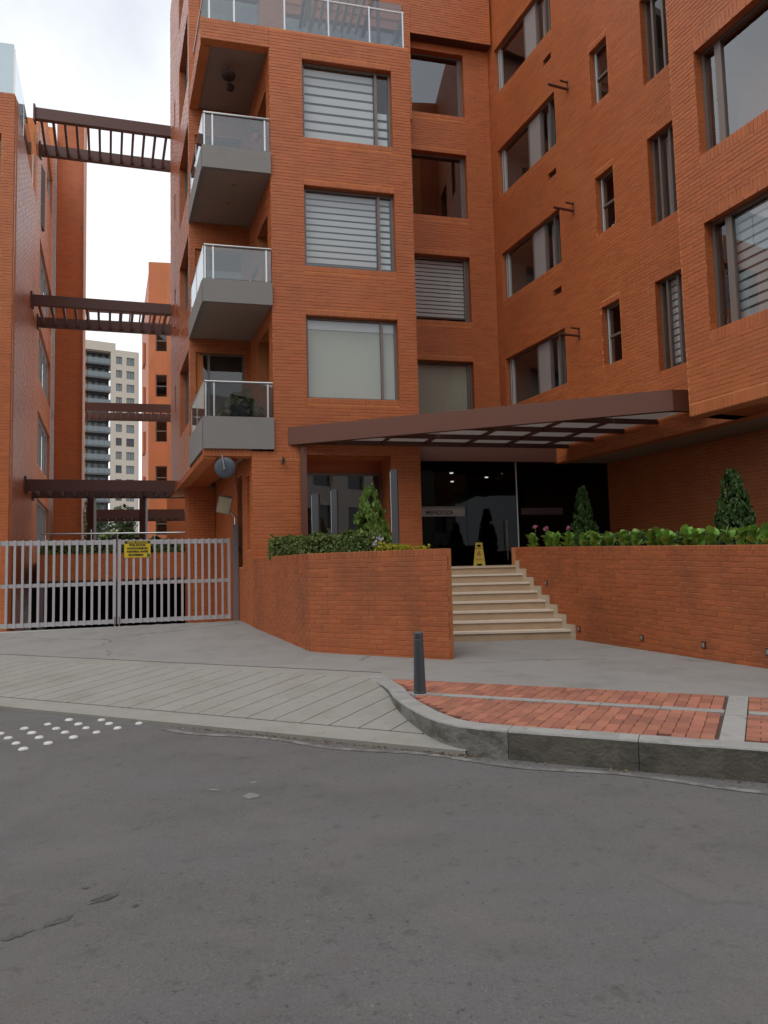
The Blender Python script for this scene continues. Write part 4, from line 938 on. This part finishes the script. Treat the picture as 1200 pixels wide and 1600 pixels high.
ll = leaf('gate_leaf', 2.40, 4.80, 17, 'left grey steel leaf of the driveway gate reaching the picture edge')
q = MB(); GT.box(q, 2.36, 2.375, -.05, .03, .46, 2.32); q.build('meeting_stile', M_post, lr)
q = MB(); q.tube([GT(2.33, -.06, .62), GT(2.33, -.06, .28)], .012, 6); q.tube([GT(2.42, -.06, .62), GT(2.42, -.06, .30)], .012, 6); q.build('drop_bolt', M_post, lr)
q = MB(); GT.box(q, -.16, -.04, -.06, .06, .35, 2.55); gp = q.build('gate_post', M_post); tag(gp, 'taupe square gate post against the brick wall', 'gate post')
q = MB(); GT.box(q, -.22, -.155, -.03, .03, .98, 1.04); GT.box(q, -.22, -.155, -.03, .03, 2.0, 2.06); q.build('hinge', M_dsteel, gp)
# floodlight on the post
fl_ = empty('floodlight', GT(-.02, 0, 2.55), 'cream faced floodlight tilted on top of the gate post', 'floodlight')
c = GT(.15, -.12, 2.98); xd = (GT.u * -.96 + Vector((0, 0, -.18))).normalized(); nd = (-GT.n * .8 - GT.u * -.25 + Vector((0, 0, -.35))).normalized(); nd = (nd - xd * nd.dot(xd)).normalized(); yd = nd.cross(xd)
def obox(mb, c, xd, yd, nd, hx, hy, a, b): return mb.hexa([c + xd * sx_ * hx + yd * sy_ * hy + nd * k for k in (a, b) for sx_, sy_ in ((-1, -1), (1, -1), (1, 1), (-1, 1))])
q = MB(); obox(q, c, xd, yd, nd, .15, .2, -.09, 0); q.build('housing', M_post, fl_)
q = MB(); obox(q, c, xd, yd, nd, .135, .185, .001, .012); q.build('lens', M_cream, fl_)
q = MB(); q.tube([GT(-.1, 0, 2.55), GT(-.1, 0, 2.72), c - nd * .08], .025, 8); q.build('bracket', M_chrome, fl_)
q = MB(); q.tube([GT(-.22, .1, 2.75), GT(-.1, .15, 3.8)], .015, 6); q.build('cable', M_post, fl_)
# yellow notice
sgn = empty('warning_sign', GT(1.97, -.06, 2.0), 'yellow notice board with black lettering wired to the gate', 'sign')
su0, su1, sz0, sz1 = 2.235, 1.705, 1.86, 2.215
q = MB(); GT.box(q, su1, su0, -.058, -.05, sz0, sz1); q.build('board', M_yellow, sgn)
q = MB(); GT.box(q, su1 + .005, su0 - .005, -.061, -.0585, sz1 - .058, sz1 - .004); q.build('header_bar', M_ink, sgn)
TX = -GT.u
for txt, z, s_, m_, bo, sx_ in (('SEÑOR VISITANTE', sz1 - .031, .05, M_yellow, .0016, 1.0), ('POR FAVOR', sz1 - .094, .056, M_ink, .003, 1.08), ('ANUNCIARSE EN', sz1 - .162, .056, M_ink, .003, .98), ('PORTERIA ANTES', sz1 - .232, .056, M_ink, .003, .96), ('DE INGRESAR', sz1 - .302, .056, M_ink, .003, .88)):
    uu = 1.97 + (.03 if 'INGRESAR' in txt else 0); text(txt, s_, GT(uu, -.063, z), TX, -GT.n, m_, sgn, bold=bo, ext=.0012, sx=sx_)
q = MB(); GT.box(q, su1 + .012, su1 + .07, -.062, -.0585, sz0 + .012, sz0 + .075); q.build('badge', M_green, sgn)
# round disc hung below the corner soffit
mi_ = empty('traffic_mirror', A(-1.7, -.03, 3.62), 'round blue grey convex mirror seen from behind under the balcony corner', 'mirror')
q = MB(); c = A(-1.70, -.0, 3.60); nd = (-A.n * .93 + A.u * -.2 + Vector((0, 0, -.25))).normalized(); xd = nd.cross(Vector((0, 0, 1))).normalized(); yd = xd.cross(nd); nn = 28
for r, k in ((.215, -.07), (.215, -.05), (.17, -.022), (.10, -.006), (.03, 0)):
    q.v += [tuple(c + (xd * math.cos(2 * math.pi * i / nn) + yd * math.sin(2 * math.pi * i / nn)) * r + nd * k) for i in range(nn)]
for j in range(4):
    for i in range(nn): q.f.append((j * nn + i, j * nn + (i + 1) % nn, (j + 1) * nn + (i + 1) % nn, (j + 1) * nn + i)); q.mi.append(0)
q.f += [tuple(4 * nn + i for i in range(nn)), tuple(reversed(range(nn)))]; q.mi += [0, 0]
q.build('disc', M_mirror, mi_, smooth=True)
q = MB(); q.tube([A(-1.75, -.06, 3.86), c + nd * .03], .016, 8); q.tube([c - nd * .0, c + nd * .045], .03, 10); q.build('arm', M_chrome, mi_)
# ============================================================ far buildings seen down the passage
fb = empty('far_brick_building', (-13.5, 43, 0), 'far brick block with dark sash windows at the end of the passage', 'building')
FBf = Fr(-12.99, 43.0, 80)
fw_ = [(-.97, -.28, z - 1.4, z) for z in (16.6, 13.72, 10.9, 8.0, 5.15)]
wall_slab(FBf, -1.39, 2.4, 0, 20.9, fw_, .3).build('wall', M_brick, fb)
FBs = Fr(FBf(-1.39, 0, 0).x, FBf(-1.39, 0, 0).y, -21.5, -1)
wall_slab(FBs, .02, 9, 0, 20.2, [], .3).build('wall', M_brick, fb)
for z in (16.6, 13.72, 10.9, 8.0, 5.15): window(FBf, -.97, -.28, z - 1.4, z, fb, w=.14, trans=((z - .7, -.92, -.33),), room=M_black)
for z in (8, 11, 14, 17): q = MB(); FBs.box(q, 3.5, 5.0, -.16, -.02, z - 1.6, z - .2); q.build('bay_window', M_brick, fb)
q = MB(); FBf.box(q, -1.39, 2.4, .05, 6, 20.8, 20.9); q.build('roof', M_soffit2, fb)
lwb = empty('low_brick_building', (-9.5, 33, 0), 'low brick wing with a curtained window behind the gate post', 'building')
LWf = Fr(-9.9, 32.0, 76.5)
wall_slab(LWf, 0, 3.2, 0, 4.95, [(.85, 2.2, 1.6, 4.1)], .3).build('wall', M_brick, lwb)
window(LWf, .85, 2.2, 1.6, 4.1, lwb, w=.14, mull=(1.5,), fm=M_white_frame, shade=('curtain', .9, 1.7), room=M_dark)
q = MB(); LWf.box(q, 0, 3.2, .31, 5, 4.8, 4.95); q.build('roof', M_soffit2, lwb)
# pale tower a long way off
tw = empty('pale_tower', (-54, 140, 0), 'tall beige tower block with stacked glass balconies in the far distance', 'building')
TW = Fr(-49.35, 139.99, 60)
rows = [44.65 - 2.745 * i for i in range(15)]
hs = [h for z in rows for h in ((-4.0, -2.86, z - 1.55, z), (-2.0, -.5, z - 1.65, z))]
wall_slab(TW, -5.0, 0, 0, 46.0, hs, .4).build('wall', M_beige, tw)
q = MB(); TW.box(q, -22, -5.02, 2.2, 2.6, 0, 46); TW.box(q, -22, -4.1, -.02, 2.6, 45.5, 47.3); q.build('wall', M_beige, tw)
TWs = Fr(TW(0, 0, 0).x, TW(0, 0, 0).y, -30, -1); wall_slab(TWs, .05, 14, 0, 46, [], .4).build('wall', M_beige, tw)
q = MB(); TW.box(q, -22, 0, .4, 14, 45.3, 45.48); q.build('roof', M_soffit2, tw)
frm = []
for i, z in enumerate(rows):
    for a, b, h in ((-4.0, -2.86, 1.55), (-2.0, -.5, 1.65)):
        q = MB(); t = .07
        TW.box(q, a, b, .22, .28, z - h, z - h + t); TW.box(q, a, b, .22, .28, z - t, z); TW.box(q, a, a + t, .22, .28, z - h + t, z - t); TW.box(q, b - t, b, .22, .28, z - h + t, z - t); TW.box(q, a * .4 + b * .6 - .03, a * .4 + b * .6 + .03, .22, .28, z - h + t, z - t)
        w_ = q.build('window', M_tslab, tw)
        q = MB(); TW.rect(q, a + t, b - t, z - h + t, z - t, .26); q.build('pane', M_tglass2 if R_.random() < .75 else M_tglass, w_)
        if i == 9 and b == -.5: q = MB(); TW.box(q, a, b, .2, .25, z - 1.5, z - 1.05); q.build('sill_cloth', mat('red_cloth', (.45, .03, .04), .8), w_)
    zb_ = z + .75
    for s0 in (-13.6, -9.3):
        q = MB(); TW.box(q, s0, s0 + 4.26, .0, 2.18, zb_ - 2.745, zb_ - 2.745 + .32); bl = q.build('balcony', M_tslab, tw)
        q = MB()
        for j in range(4): TW.box(q, s0 + .04 + j * 1.06, s0 + 1.06 + j * 1.06, .02, .06, zb_ - 2.745 + .34, zb_ - 2.745 + 1.32)
        tag(q.build('balcony_glass', mat('pale_balustrade_glass', (.15, .18, .195), .2), bl), kind='stuff')
        q = MB(); TW.box(q, s0 + .2, s0 + 4.1, 2.1, 2.16, zb_ - 2.4, zb_ - .1); q.build('glazing', M_tglass, bl)
        q = MB()
        for j in range(5): TW.box(q, s0 + .15 + j * .98, s0 + .25 + j * .98, 2.02, 2.09, zb_ - 2.4, zb_ - .05)
        for j in range(3): TW.box(q, s0 + .4 + j * 1.25, s0 + 1.0 + j * 1.25, 2.04, 2.095, zb_ - 1.4, zb_ - .3, 1)
        tag(q.build('glazing_bar', [M_tslab, M_tglass2], bl), kind='stuff')
bh_ = MB(); bh_.box(-51, -42, 150, 152, 0, 16); tag(bh_.build('blue_wall', M_blue), 'bright blue wall of a distant shed beside the pale tower', 'wall')
# ============================================================ plants
def leaf_quads(pts, size, rng, flat=.5, name='foliage', m=None, parent=None, aim=None, kind='stuff', asp=1.7):
    """leaf-sized bent faces at the given points (position, outward normal)"""
    v, f = [], []
    for P, nrm in pts:
        s = size * rng.uniform(.65, 1.35); d = (nrm + Vector((rng.gauss(0, flat), rng.gauss(0, flat), rng.gauss(0, flat)))).normalized()
        a = d.cross(Vector((rng.gauss(0, 1), rng.gauss(0, 1), rng.gauss(0, 1)))).normalized() if aim is None else (aim + Vector((rng.gauss(0, .35), rng.gauss(0, .35), rng.gauss(0, .25)))).normalized()
        b = d.cross(a).normalized(); o = len(v); l, w = s * asp / 2, s / 2
        for q in (P - a * l, P + b * w + d * s * .12, P + a * l, P - b * w + d * s * .12): v.append(tuple(q))
        f += [(o, o + 1, o + 2), (o, o + 2, o + 3)]
    me = bpy.data.meshes.new(name); me.from_pydata(v, [], f); me.materials.append(m); me.update(); return link(name, me, parent, kind=kind)
def hedge(name, fr, u0, u1, w0, w1, z0, z1, n, size, m, label, lumps=.04, seed=1, cat='hedge'):
    rng = random.Random(seed); c = fr((u0 + u1) / 2, (w0 + w1) / 2, z0); t = empty(name, c, label, cat); pts = []
    ph_ = [rng.uniform(0, 6.28) for _ in range(6)]
    for _ in range(n):
        u, w, z = rng.uniform(u0, u1), rng.uniform(w0, w1), rng.uniform(z0, z1); side_ = rng.random(); k = lumps * (math.sin(u * 7 + ph_[0]) + math.sin(u * 17 + w * 9 + ph_[1]) * .7)
        if side_ < .42: z = z1 + k + rng.gauss(0, .012); nr = Vector((0, 0, 1))
        elif side_ < .72: w = w0 - k * .7 + rng.gauss(0, .015); nr = -fr.n
        elif side_ < .80: w = w1 + rng.gauss(0, .015); nr = fr.n
        elif side_ < .86: u = u0 + rng.gauss(0, .02); nr = -fr.u
        elif side_ < .92: u = u1 + rng.gauss(0, .02); nr = fr.u
        else: nr = Vector((0, 0, 1))
        pts.append((fr(u, w, z), nr))
    leaf_quads(pts, size, rng, .55, 'foliage', m, t)
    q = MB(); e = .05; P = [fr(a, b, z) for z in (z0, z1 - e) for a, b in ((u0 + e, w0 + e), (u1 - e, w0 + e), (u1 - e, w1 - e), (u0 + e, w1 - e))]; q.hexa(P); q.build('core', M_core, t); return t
def thuja(name, x, y, z, h, r, n, m, label, seed, size=.045):
    """conical thuja: sprays on an uneven cone, tips standing up, gaps between the sprays"""
    rng = random.Random(seed); t = empty(name, (x, y, z), label, 'conifer'); pts = []
    clumps = []
    for _ in range(150):
        f = .95 * rng.random() ** 1.15; a = rng.uniform(0, 6.283); prof = (1 - f) ** .56 * (.74 + .26 * min(1, f / .15)); clumps.append((f, a, prof * r * rng.uniform(.82, 1.12), rng.uniform(.7, 1.3)))
    for _ in range(n):
        f, a, rr, s = rng.choice(clumps); zz = z + .05 + f * (h - .1) + rng.gauss(0, .035) * s; aa = a + rng.gauss(0, .16) ; rad_ = rr * rng.uniform(.72, 1.06) + rng.gauss(0, .012)
        p = Vector((x + rad_ * math.cos(aa), y + rad_ * math.sin(aa), min(zz + (rr - rad_) * -.3, z + h + .03))); pts.append((p, Vector((math.cos(aa), math.sin(aa), .25))))
    leaf_quads(pts, size, rng, .5, 'foliage', m, t, aim=Vector((0, 0, 1)), asp=1.9)
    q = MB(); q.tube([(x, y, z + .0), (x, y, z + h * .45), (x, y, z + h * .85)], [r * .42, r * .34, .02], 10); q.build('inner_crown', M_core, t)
    q = MB(); q.tube([(x, y, z - .12), (x, y, z + h * .3)], [.035, .025], 7); q.build('trunk', M_wood, t); return t
HF = Fr(-2.05, 13.25, 124.5, 1)
hedge('hedge', HF, -.05, 2.25, -.12, .55, 1.70, 2.10, 7500, .034, M_leaf_hedge, 'clipped dark boxwood hedge on the left brick planter', seed=3)
thuja('thuja', -.24, 12.35, 1.70, 1.28, .37, 7000, M_leaf_cone, 'bright green conical thuja between the hedge and the slate lamp post', 5)
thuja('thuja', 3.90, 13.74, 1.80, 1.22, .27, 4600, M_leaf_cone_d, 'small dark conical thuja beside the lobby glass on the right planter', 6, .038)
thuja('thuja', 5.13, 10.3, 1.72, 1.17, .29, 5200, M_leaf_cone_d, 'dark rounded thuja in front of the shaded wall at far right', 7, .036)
YF = Fr(-.22, 10.95, 121.9, 1)
hedge('golden_shrub', YF, .0, .50, .15, .45, 1.70, 1.86, 900, .035, M_leaf_yel, 'low golden leaved plants at the foot of the slate lamp post', .03, 8, 'shrub')
hedge('golden_shrub', YF, .66, .85, .2, .4, 1.70, 1.80, 130, .035, M_leaf_yel, 'small golden tuft right of the slate lamp post', .03, 9, 'shrub')
rng = random.Random(12); wf = empty('white_flowers', (-.13, 11.75, 1.7), 'few white flowers between the hedge and the bright thuja', 'flowers')
leaf_quads([(Vector((-.12 + rng.gauss(0, .05), 11.7 + rng.gauss(0, .05), 1.95 + rng.gauss(0, .08))), Vector((0, -1, .4))) for _ in range(26)], .04, rng, .5, 'blossom', leafmat('white_petal', (.5, .5, .55)), wf)
q = MB(); q.tube([(-.12, 11.72, 1.66), (-.12, 11.7, 1.95)], .012, 5); q.build('stem', M_leaf_low, wf)
QH = QR
hedge('low_hedge', QR, .9, 7.2, .62, 1.0, 1.80, 2.03, 9000, .03, M_leaf_low, 'low trimmed hedge running behind the bergenia leaves', .014, 14)
# bergenia clumps: each leaf a rounded bent blade
def leaf_blade(L, W_):
    mb = MB(); n = 5; prof = (.12, .72, 1.0, .93, .55, .0)
    for i in range(n + 1):
        t = i / n; y = L * (t - .0); z = .25 * L * math.sin(t * 2.1) ; w = W_ / 2 * prof[i]
        for k in (-1, 0, 1): mb.v.append((k * w, y, z + abs(k) * w * .28))
    for i in range(n):
        for k in (0, 1): a = i * 3 + k; mb.f.append((a, a + 1, a + 4, a + 3)); mb.mi.append(0)
    me = mb.mesh('leaf', M_leaf_big); me.polygons.foreach_set('use_smooth', [True] * len(me.polygons)); return me
blades = [leaf_blade(.19, .15), leaf_blade(.16, .135), leaf_blade(.21, .155)]
rng = random.Random(21); nb = 26
berg_lab = 'bergenia clump with broad glossy leaves in the front row of the right planter'
for i in range(nb):
    u = .15 + 6.0 * i / (nb - 1) + rng.uniform(-.06, .06); w = .24 + rng.uniform(-.06, .1); c = QR(u, w, 1.83)
    lab = '%s broad leaved bergenia clump along the right planter counted from the stairs' % ORD[i].capitalize()
    if i == 0: lab = 'leftmost bergenia clump spilling over the planter end beside the stairs'
    elif i in (1, 2): lab = 'bergenia clump with pink flower stalks near the stairs end of the planter' if i == 1 else 'bergenia clump with one pink flower in front of the small thuja'
    t = empty('bergenia', c, lab, 'plant', 'bergenia clumps along the right planter')
    for j in range(20):
        a = 2 * math.pi * j / 20 * 3.4 + rng.uniform(-.3, .3); o = link('leaf', rng.choice(blades), t); o.matrix_parent_inverse = Matrix()
        tilt = rng.uniform(.15, 1.15); o.location = (.03 * math.cos(a), .03 * math.sin(a), rng.uniform(0, .20) - .02); o.rotation_euler = (tilt, rng.uniform(-.3, .3), a); o.scale = [rng.uniform(.55, .86)] * 3
    for fl_i in range({1: 2, 2: 2, 6: 1}.get(i, 0)):
        p = c + Vector((rng.uniform(-.08, .08), rng.uniform(-.05, .05), 0)); h = rng.uniform(.34, .44); q = MB(); q.tube([p, p + Vector((.01, 0, h))], .006, 5); sN = q.build('flower_stalk', M_leaf_low, t)
        leaf_quads([(p + Vector((rng.gauss(0, .018), rng.gauss(0, .018), h + rng.gauss(0, .018))), Vector((0, -1, .5))) for _ in range(24)], .022, rng, .6, 'blossom', M_pink, sN)
# planting on the podium and the trees at the end of the passage
hedge('podium_hedge', PFm, .1, 4.35, .05, .6, 2.0, 2.36, 3000, .06, M_leaf_hedge, 'dark trailing hedge on top of the garage wall behind the gate', .04, 31)
def bush(name, x, y, z, rx, rz, n, size, m, label, seed, cat='bush'):
    rng = random.Random(seed); t = empty(name, (x, y, z), label, cat); pts = []; cl = [(rng.uniform(-1, 1) * rx, rng.uniform(-.6, .6) * rx, z + rng.uniform(.3, 1) * rz, rng.uniform(.25, .5)) for _ in range(16)]
    for _ in range(n):
        cx, cy, cz, r = rng.choice(cl); d = Vector((rng.gauss(0, 1), rng.gauss(0, 1), rng.gauss(0, 1))).normalized(); pts.append((Vector((x + cx, y + cy, cz)) + d * r * rng.uniform(.7, 1.1) * min(rx, rz) * .8, d))
    leaf_quads(pts, size, rng, .6, 'crown', m, t); q = MB(); q.tube([(x, y, z - .3), (x + .05, y, z + rz * .7)], [.07, .03], 7); q.build('trunk', M_wood, t)
hedge('podium_back_hedge', Fr(-14.2, 29.8, 76.5), 0, 4.6, 0, 1.0, 1.9, 2.95, 4200, .10, M_leaf_far, 'tall dark hedge crossing the passage beyond the guard rail', .07, 61)
bush('bush', -12.2, 31.0, 1.9, 1.2, 1.25, 1600, .11, M_leaf_far, 'feathery dark bush behind the gate under the far low pergola', 41)
bush('bush', -10.3, 31.5, 1.9, .9, .9, 1300, .11, M_leaf_hedge, 'low dark bush in front of the far brick block', 42)
bush('far_tree', -20, 52, 1.0, 2.6, 4.6, 1500, .25, M_leaf_far, 'distant green tree at the foot of the pale tower', 43, 'tree')
bush('far_tree', -17, 47, 1.0, 1.6, 2.9, 1200, .2, M_leaf_hedge, 'darker distant tree right of the feathery bush', 44, 'tree')
# ============================================================ street furniture and small things
bo = empty('bollard', (.325, 7.4, .222), 'dark slate steel bollard with a grooved cap on the pavement corner', 'bollard')
q = MB(); prof = [(.066, 0), (.066, .02), (.063, .03), (.050, .555), (.046, .56), (.046, .57), (.050, .575), (.049, .615), (.046, .624), (.043, .626)]
q.tube([(.325, 7.4, .222 + z) for r, z in prof], [r for r, z in prof], 22); q.build('post', M_boll, bo, smooth=False)
q = MB(); q.tube([(.325, 7.4, .848), (.325, 7.4, .853), (.325, 7.4, .857)], [.041, .041, .034], 22); q.build('cap', mat('worn_cap', (.12, .13, .14), .5), bo)
q = MB(); q.tube([(.325, 7.4, .2), (.325, 7.4, .229)], .10, 20); q.build('footing', M_kerb, bo)
def garden_post(x, y, z0, z1, label, w=.1, lit=False):
    t = empty('garden_lamp_post', (x, y, z0), label, 'lamp post', 'slim square lamp posts in the left planter'); a = A.u * 0 + Vector((.98, -.2, 0)).normalized(); b = Vector((.2, .98, 0)).normalized(); c = Vector((x, y, 0))
    q = MB(); q.hexa([c + a * sx_ * w / 2 + b * sy_ * w / 2 + Vector((0, 0, z)) for z in (z0 - .1, z1) for sx_, sy_ in ((-1, -1), (1, -1), (1, 1), (-1, 1))]); q.build('column', M_lamp_post, t)
    q = MB(); q.hexa([c + a * (-w / 2 - o_) + b * sy_ * w * .36 + Vector((0, 0, z)) for z in (z0 + .35, z1 - .03) for o_, sy_ in ((.012, -1), (.0, -1), (.0, 1), (.012, 1))]); q.build('diffuser', M_white, t)
garden_post(.175, 10.98, 1.72, 3.05, 'slate square lamp post right of the bright thuja')
garden_post(-1.31, 13.55, 1.72, 2.96, 'shorter slate lamp post behind the hedge near the brown steel post', .13)
garden_post(-.94, 13.45, 1.72, 3.03, 'pale edged lamp post behind the middle of the hedge', .11)
# wet floor sign
ws_ = empty('wet_floor_sign', (2.03, 15.2, 1.5), 'yellow folding wet floor sign standing in front of the lobby door', 'sign')
fx, fy = Vector((.985, -.17, 0)), Vector((.17, .985, 0)); c = Vector((2.03, 15.2, 1.5))
def plate(sgn_):
    mb = MB(); h = .50; lean = .13
    def pt(x, z, o): return c + fx * x + fy * (sgn_ * (lean * (1 - z / h) + .012 + o)) + Vector((0, 0, z))
    def w(z): return .125 - .055 * z / h
    zs = [0, .035, .055, .36, .40, .46, .50]; 
    for z0, z1, holes_ in ((0, .045, [(-.055, .055)]), (.045, .405, []), (.405, .455, [(-.038, .038)]), (.455, .5, [])):
        spans = [(-w(z0), -w(z1), w(z0), w(z1))] if not holes_ else [(-w(z0), -w(z1), holes_[0][0], holes_[0][0]), (holes_[0][1], holes_[0][1], w(z0), w(z1))]
        for a0, a1, b0, b1 in spans:
            F_ = [pt(a0, z0, 0), pt(b0, z0, 0), pt(b1, z1, 0), pt(a1, z1, 0)]; B_ = [pt(a0, z0, .014), pt(b0, z0, .014), pt(b1, z1, .014), pt(a1, z1, .014)]; mb.hexa(F_ + B_)
    return mb
plate(-1).build('front_plate', M_wet, ws_); plate(1).build('rear_plate', M_wet, ws_)
nd = (-fy * .968 + Vector((0, 0, .25))).normalized()
def onp(x, z): return c + fx * x - fy * (.13 * (1 - z / .5) + .030) + Vector((0, 0, z))
text('CUIDADO', .034, onp(0, .375), fx, nd, M_red, ws_, bold=.001); text('PISO MOJADO', .024, onp(0, .13), fx, nd, M_red, ws_, bold=.0006)
q = MB(); T_ = [onp(0, .34), onp(-.062, .22), onp(.062, .22)]; q.add(T_, [(0, 1, 2)]); q.build('warning_triangle', mat('orange_print', (.5, .20, .02), .6), ws_)
q = MB()
def pbar(a, b, t): A_, B_ = onp(*a) + nd * .003, onp(*b) + nd * .003; q.bar(A_, B_, t, .002)
pbar((-.005, .30), (.0, .315), .02); pbar((-.012, .29), (.012, .26), .014); pbar((.012, .26), (.03, .235), .01); pbar((.0, .27), (-.022, .24), .01); pbar((-.01, .29), (-.03, .275), .008)
q.build('slip_figure', M_red, ws_)
# things left on the balconies
def pot(x, y, z, r, h, m, label, leaves=0, lm=None, lh=.3, cat='plant pot', seed=1, ls=.08):
    t = empty('plant_pot', (x, y, z), label, cat); q = MB(); q.tube([(x, y, z), (x, y, z + h * .92), (x, y, z + h)], [r * .6, r, r], 16); q.build('pot', m, t)
    if leaves:
        rng = random.Random(seed); pts = []
        for _ in range(leaves):
            a = rng.uniform(0, 6.28); k = rng.random() ** .5; pts.append((Vector((x + math.cos(a) * k * lh * .55, y + math.sin(a) * k * lh * .55, z + h + lh * (1 - k * .6) * rng.uniform(.2, 1))), Vector((math.cos(a), math.sin(a), .6))))
        leaf_quads(pts, ls, rng, .5, 'foliage', lm, t)
    return t
P_ = A(-1.45, .55, 10.05); pot(P_.x, P_.y, P_.z, .24, .36, M_white, 'white bowl planter with red flowers behind the topmost balcony glass', 90, leafmat('red_bloom', (.3, .08, .03)), .28, 'planter', 51, .07)
P_ = A(-1.35, .7, 4.46); pot(P_.x, P_.y, P_.z, .16, .22, mat('terracotta', (.35, .13, .06), .8), 'dry olive palm in a pot behind the lowest balcony glass', 220, leafmat('olive_frond', (.14, .11, .03)), .85, 'plant', 52, .14)
P_ = SV(.9, -.12, 11.15); pot(P_.x, P_.y, P_.z, .09, .13, mat('orange_pot', (.5, .14, .03), .6), 'orange pot fixed on the side wall of the topmost balcony', 40, M_leaf_hedge, .2, 'plant pot', 53, .06)
for p, s, lab in ((A(-1.55, .75, 12.75), .17, 'large round pendant lamp under the topmost balcony ceiling'), (A(-1.5, 1.15, 12.75), .10, 'small round pendant lamp deeper under the topmost balcony ceiling')):
    t = empty('pendant_lamp', p, lab, 'lamp'); q = MB(); q.tube([p, p - Vector((0, 0, .16))], .008, 6); q.build('cord', M_ink, t); q = MB(); q.tube([p - Vector((0, 0, z)) for z in (.14, .16, .22, .28, .31)], [s * .25, s * .6, s, s * .85, s * .35], 16); q.build('shade', mat('dark_rattan', (.05, .03, .025), .8), t, smooth=True)
ch = empty('deck_chair', A(-1.15, .9, 7.21), 'dark brown folding deck chair on the middle balcony', 'chair')
M_sling = mat('brown_sling', (.10, .05, .045), .8)
a_, b_, c_, d_ = A(-1.35, .75, 7.55), A(-.95, .75, 8.25), A(-1.35, 1.25, 7.55), A(-.95, 1.25, 8.25)
q = MB(); q.hexa([a_, c_, d_, b_] + [p + Vector((.03, 0, -.03)) for p in (a_, c_, d_, b_)]); q.build('backrest', M_sling, ch)
a2, c2 = A(-1.78, .75, 7.50), A(-1.78, 1.25, 7.50); q = MB(); q.hexa([a2, c2, c_, a_] + [p - Vector((0, 0, .03)) for p in (a2, c2, c_, a_)]); q.build('seat', M_sling, ch)
for w in (.73, 1.27):
    q = MB(); q.tube([A(-1.85, w, 7.2), A(-1.1, w, 7.85)], .014, 6); q.build('leg', M_chrome, ch); q = MB(); q.tube([A(-1.7, w, 7.8), A(-1.25, w, 7.52), A(-1.05, w, 7.2)], .014, 6); q.build('leg', M_chrome, ch)

# ============================================================ the other side of the street, met only as reflections and as shade from the low sky
opp = empty('opposite_building', (-2, -15, 0), 'pale rendered building across the street seen only as window reflections', 'building')
OP = Fr(26, -22, 295.7, 1)
oh = [(u, u + 1.8, z, z + 1.6) for u in [1.5 + 3.6 * i for i in range(14)] for z in (1.2, 4.2, 7.1, 10.0)]
wall_slab(OP, 0, 53, -.2, 12.6, oh, .3).build('wall', mat('opposite_render', (.34, .30, .26), .9, noise=.1), opp)
for h in oh: q = MB(); OP.rect(q, *h, .2); q.build('window', M_tglass, opp)
q = MB(); OP.box(q, 0, 53, .31, 12, 12.4, 12.6); q.build('roof', M_soffit2, opp)

# dry leaves and grit gathered along the gutter
rng = random.Random(77); pts = []
for _ in range(260):
    t = rng.random() ** 1.6; p = K0 + st_e * (5.75 - 3.2 * t + rng.gauss(0, .08)) - st_n * abs(rng.gauss(.02, .035)); pts.append((Vector((p.x, p.y, road_z(p.x, p.y) + .008)), Vector((0, 0, 1))))
for _ in range(120):
    t = rng.uniform(0, 5); p, d = kp(1.9 + t); q_ = p - Vector((-d.y, d.x, 0)) * abs(rng.gauss(.03, .05)); pts.append((Vector((q_.x, q_.y, road_z(q_.x, q_.y) + .006)), Vector((0, 0, 1))))
leaf_quads(pts, .014, rng, .35, 'leaf_litter', leafmat('dry_leaf', (.20, .13, .06), var=.6, trans=.1), None)
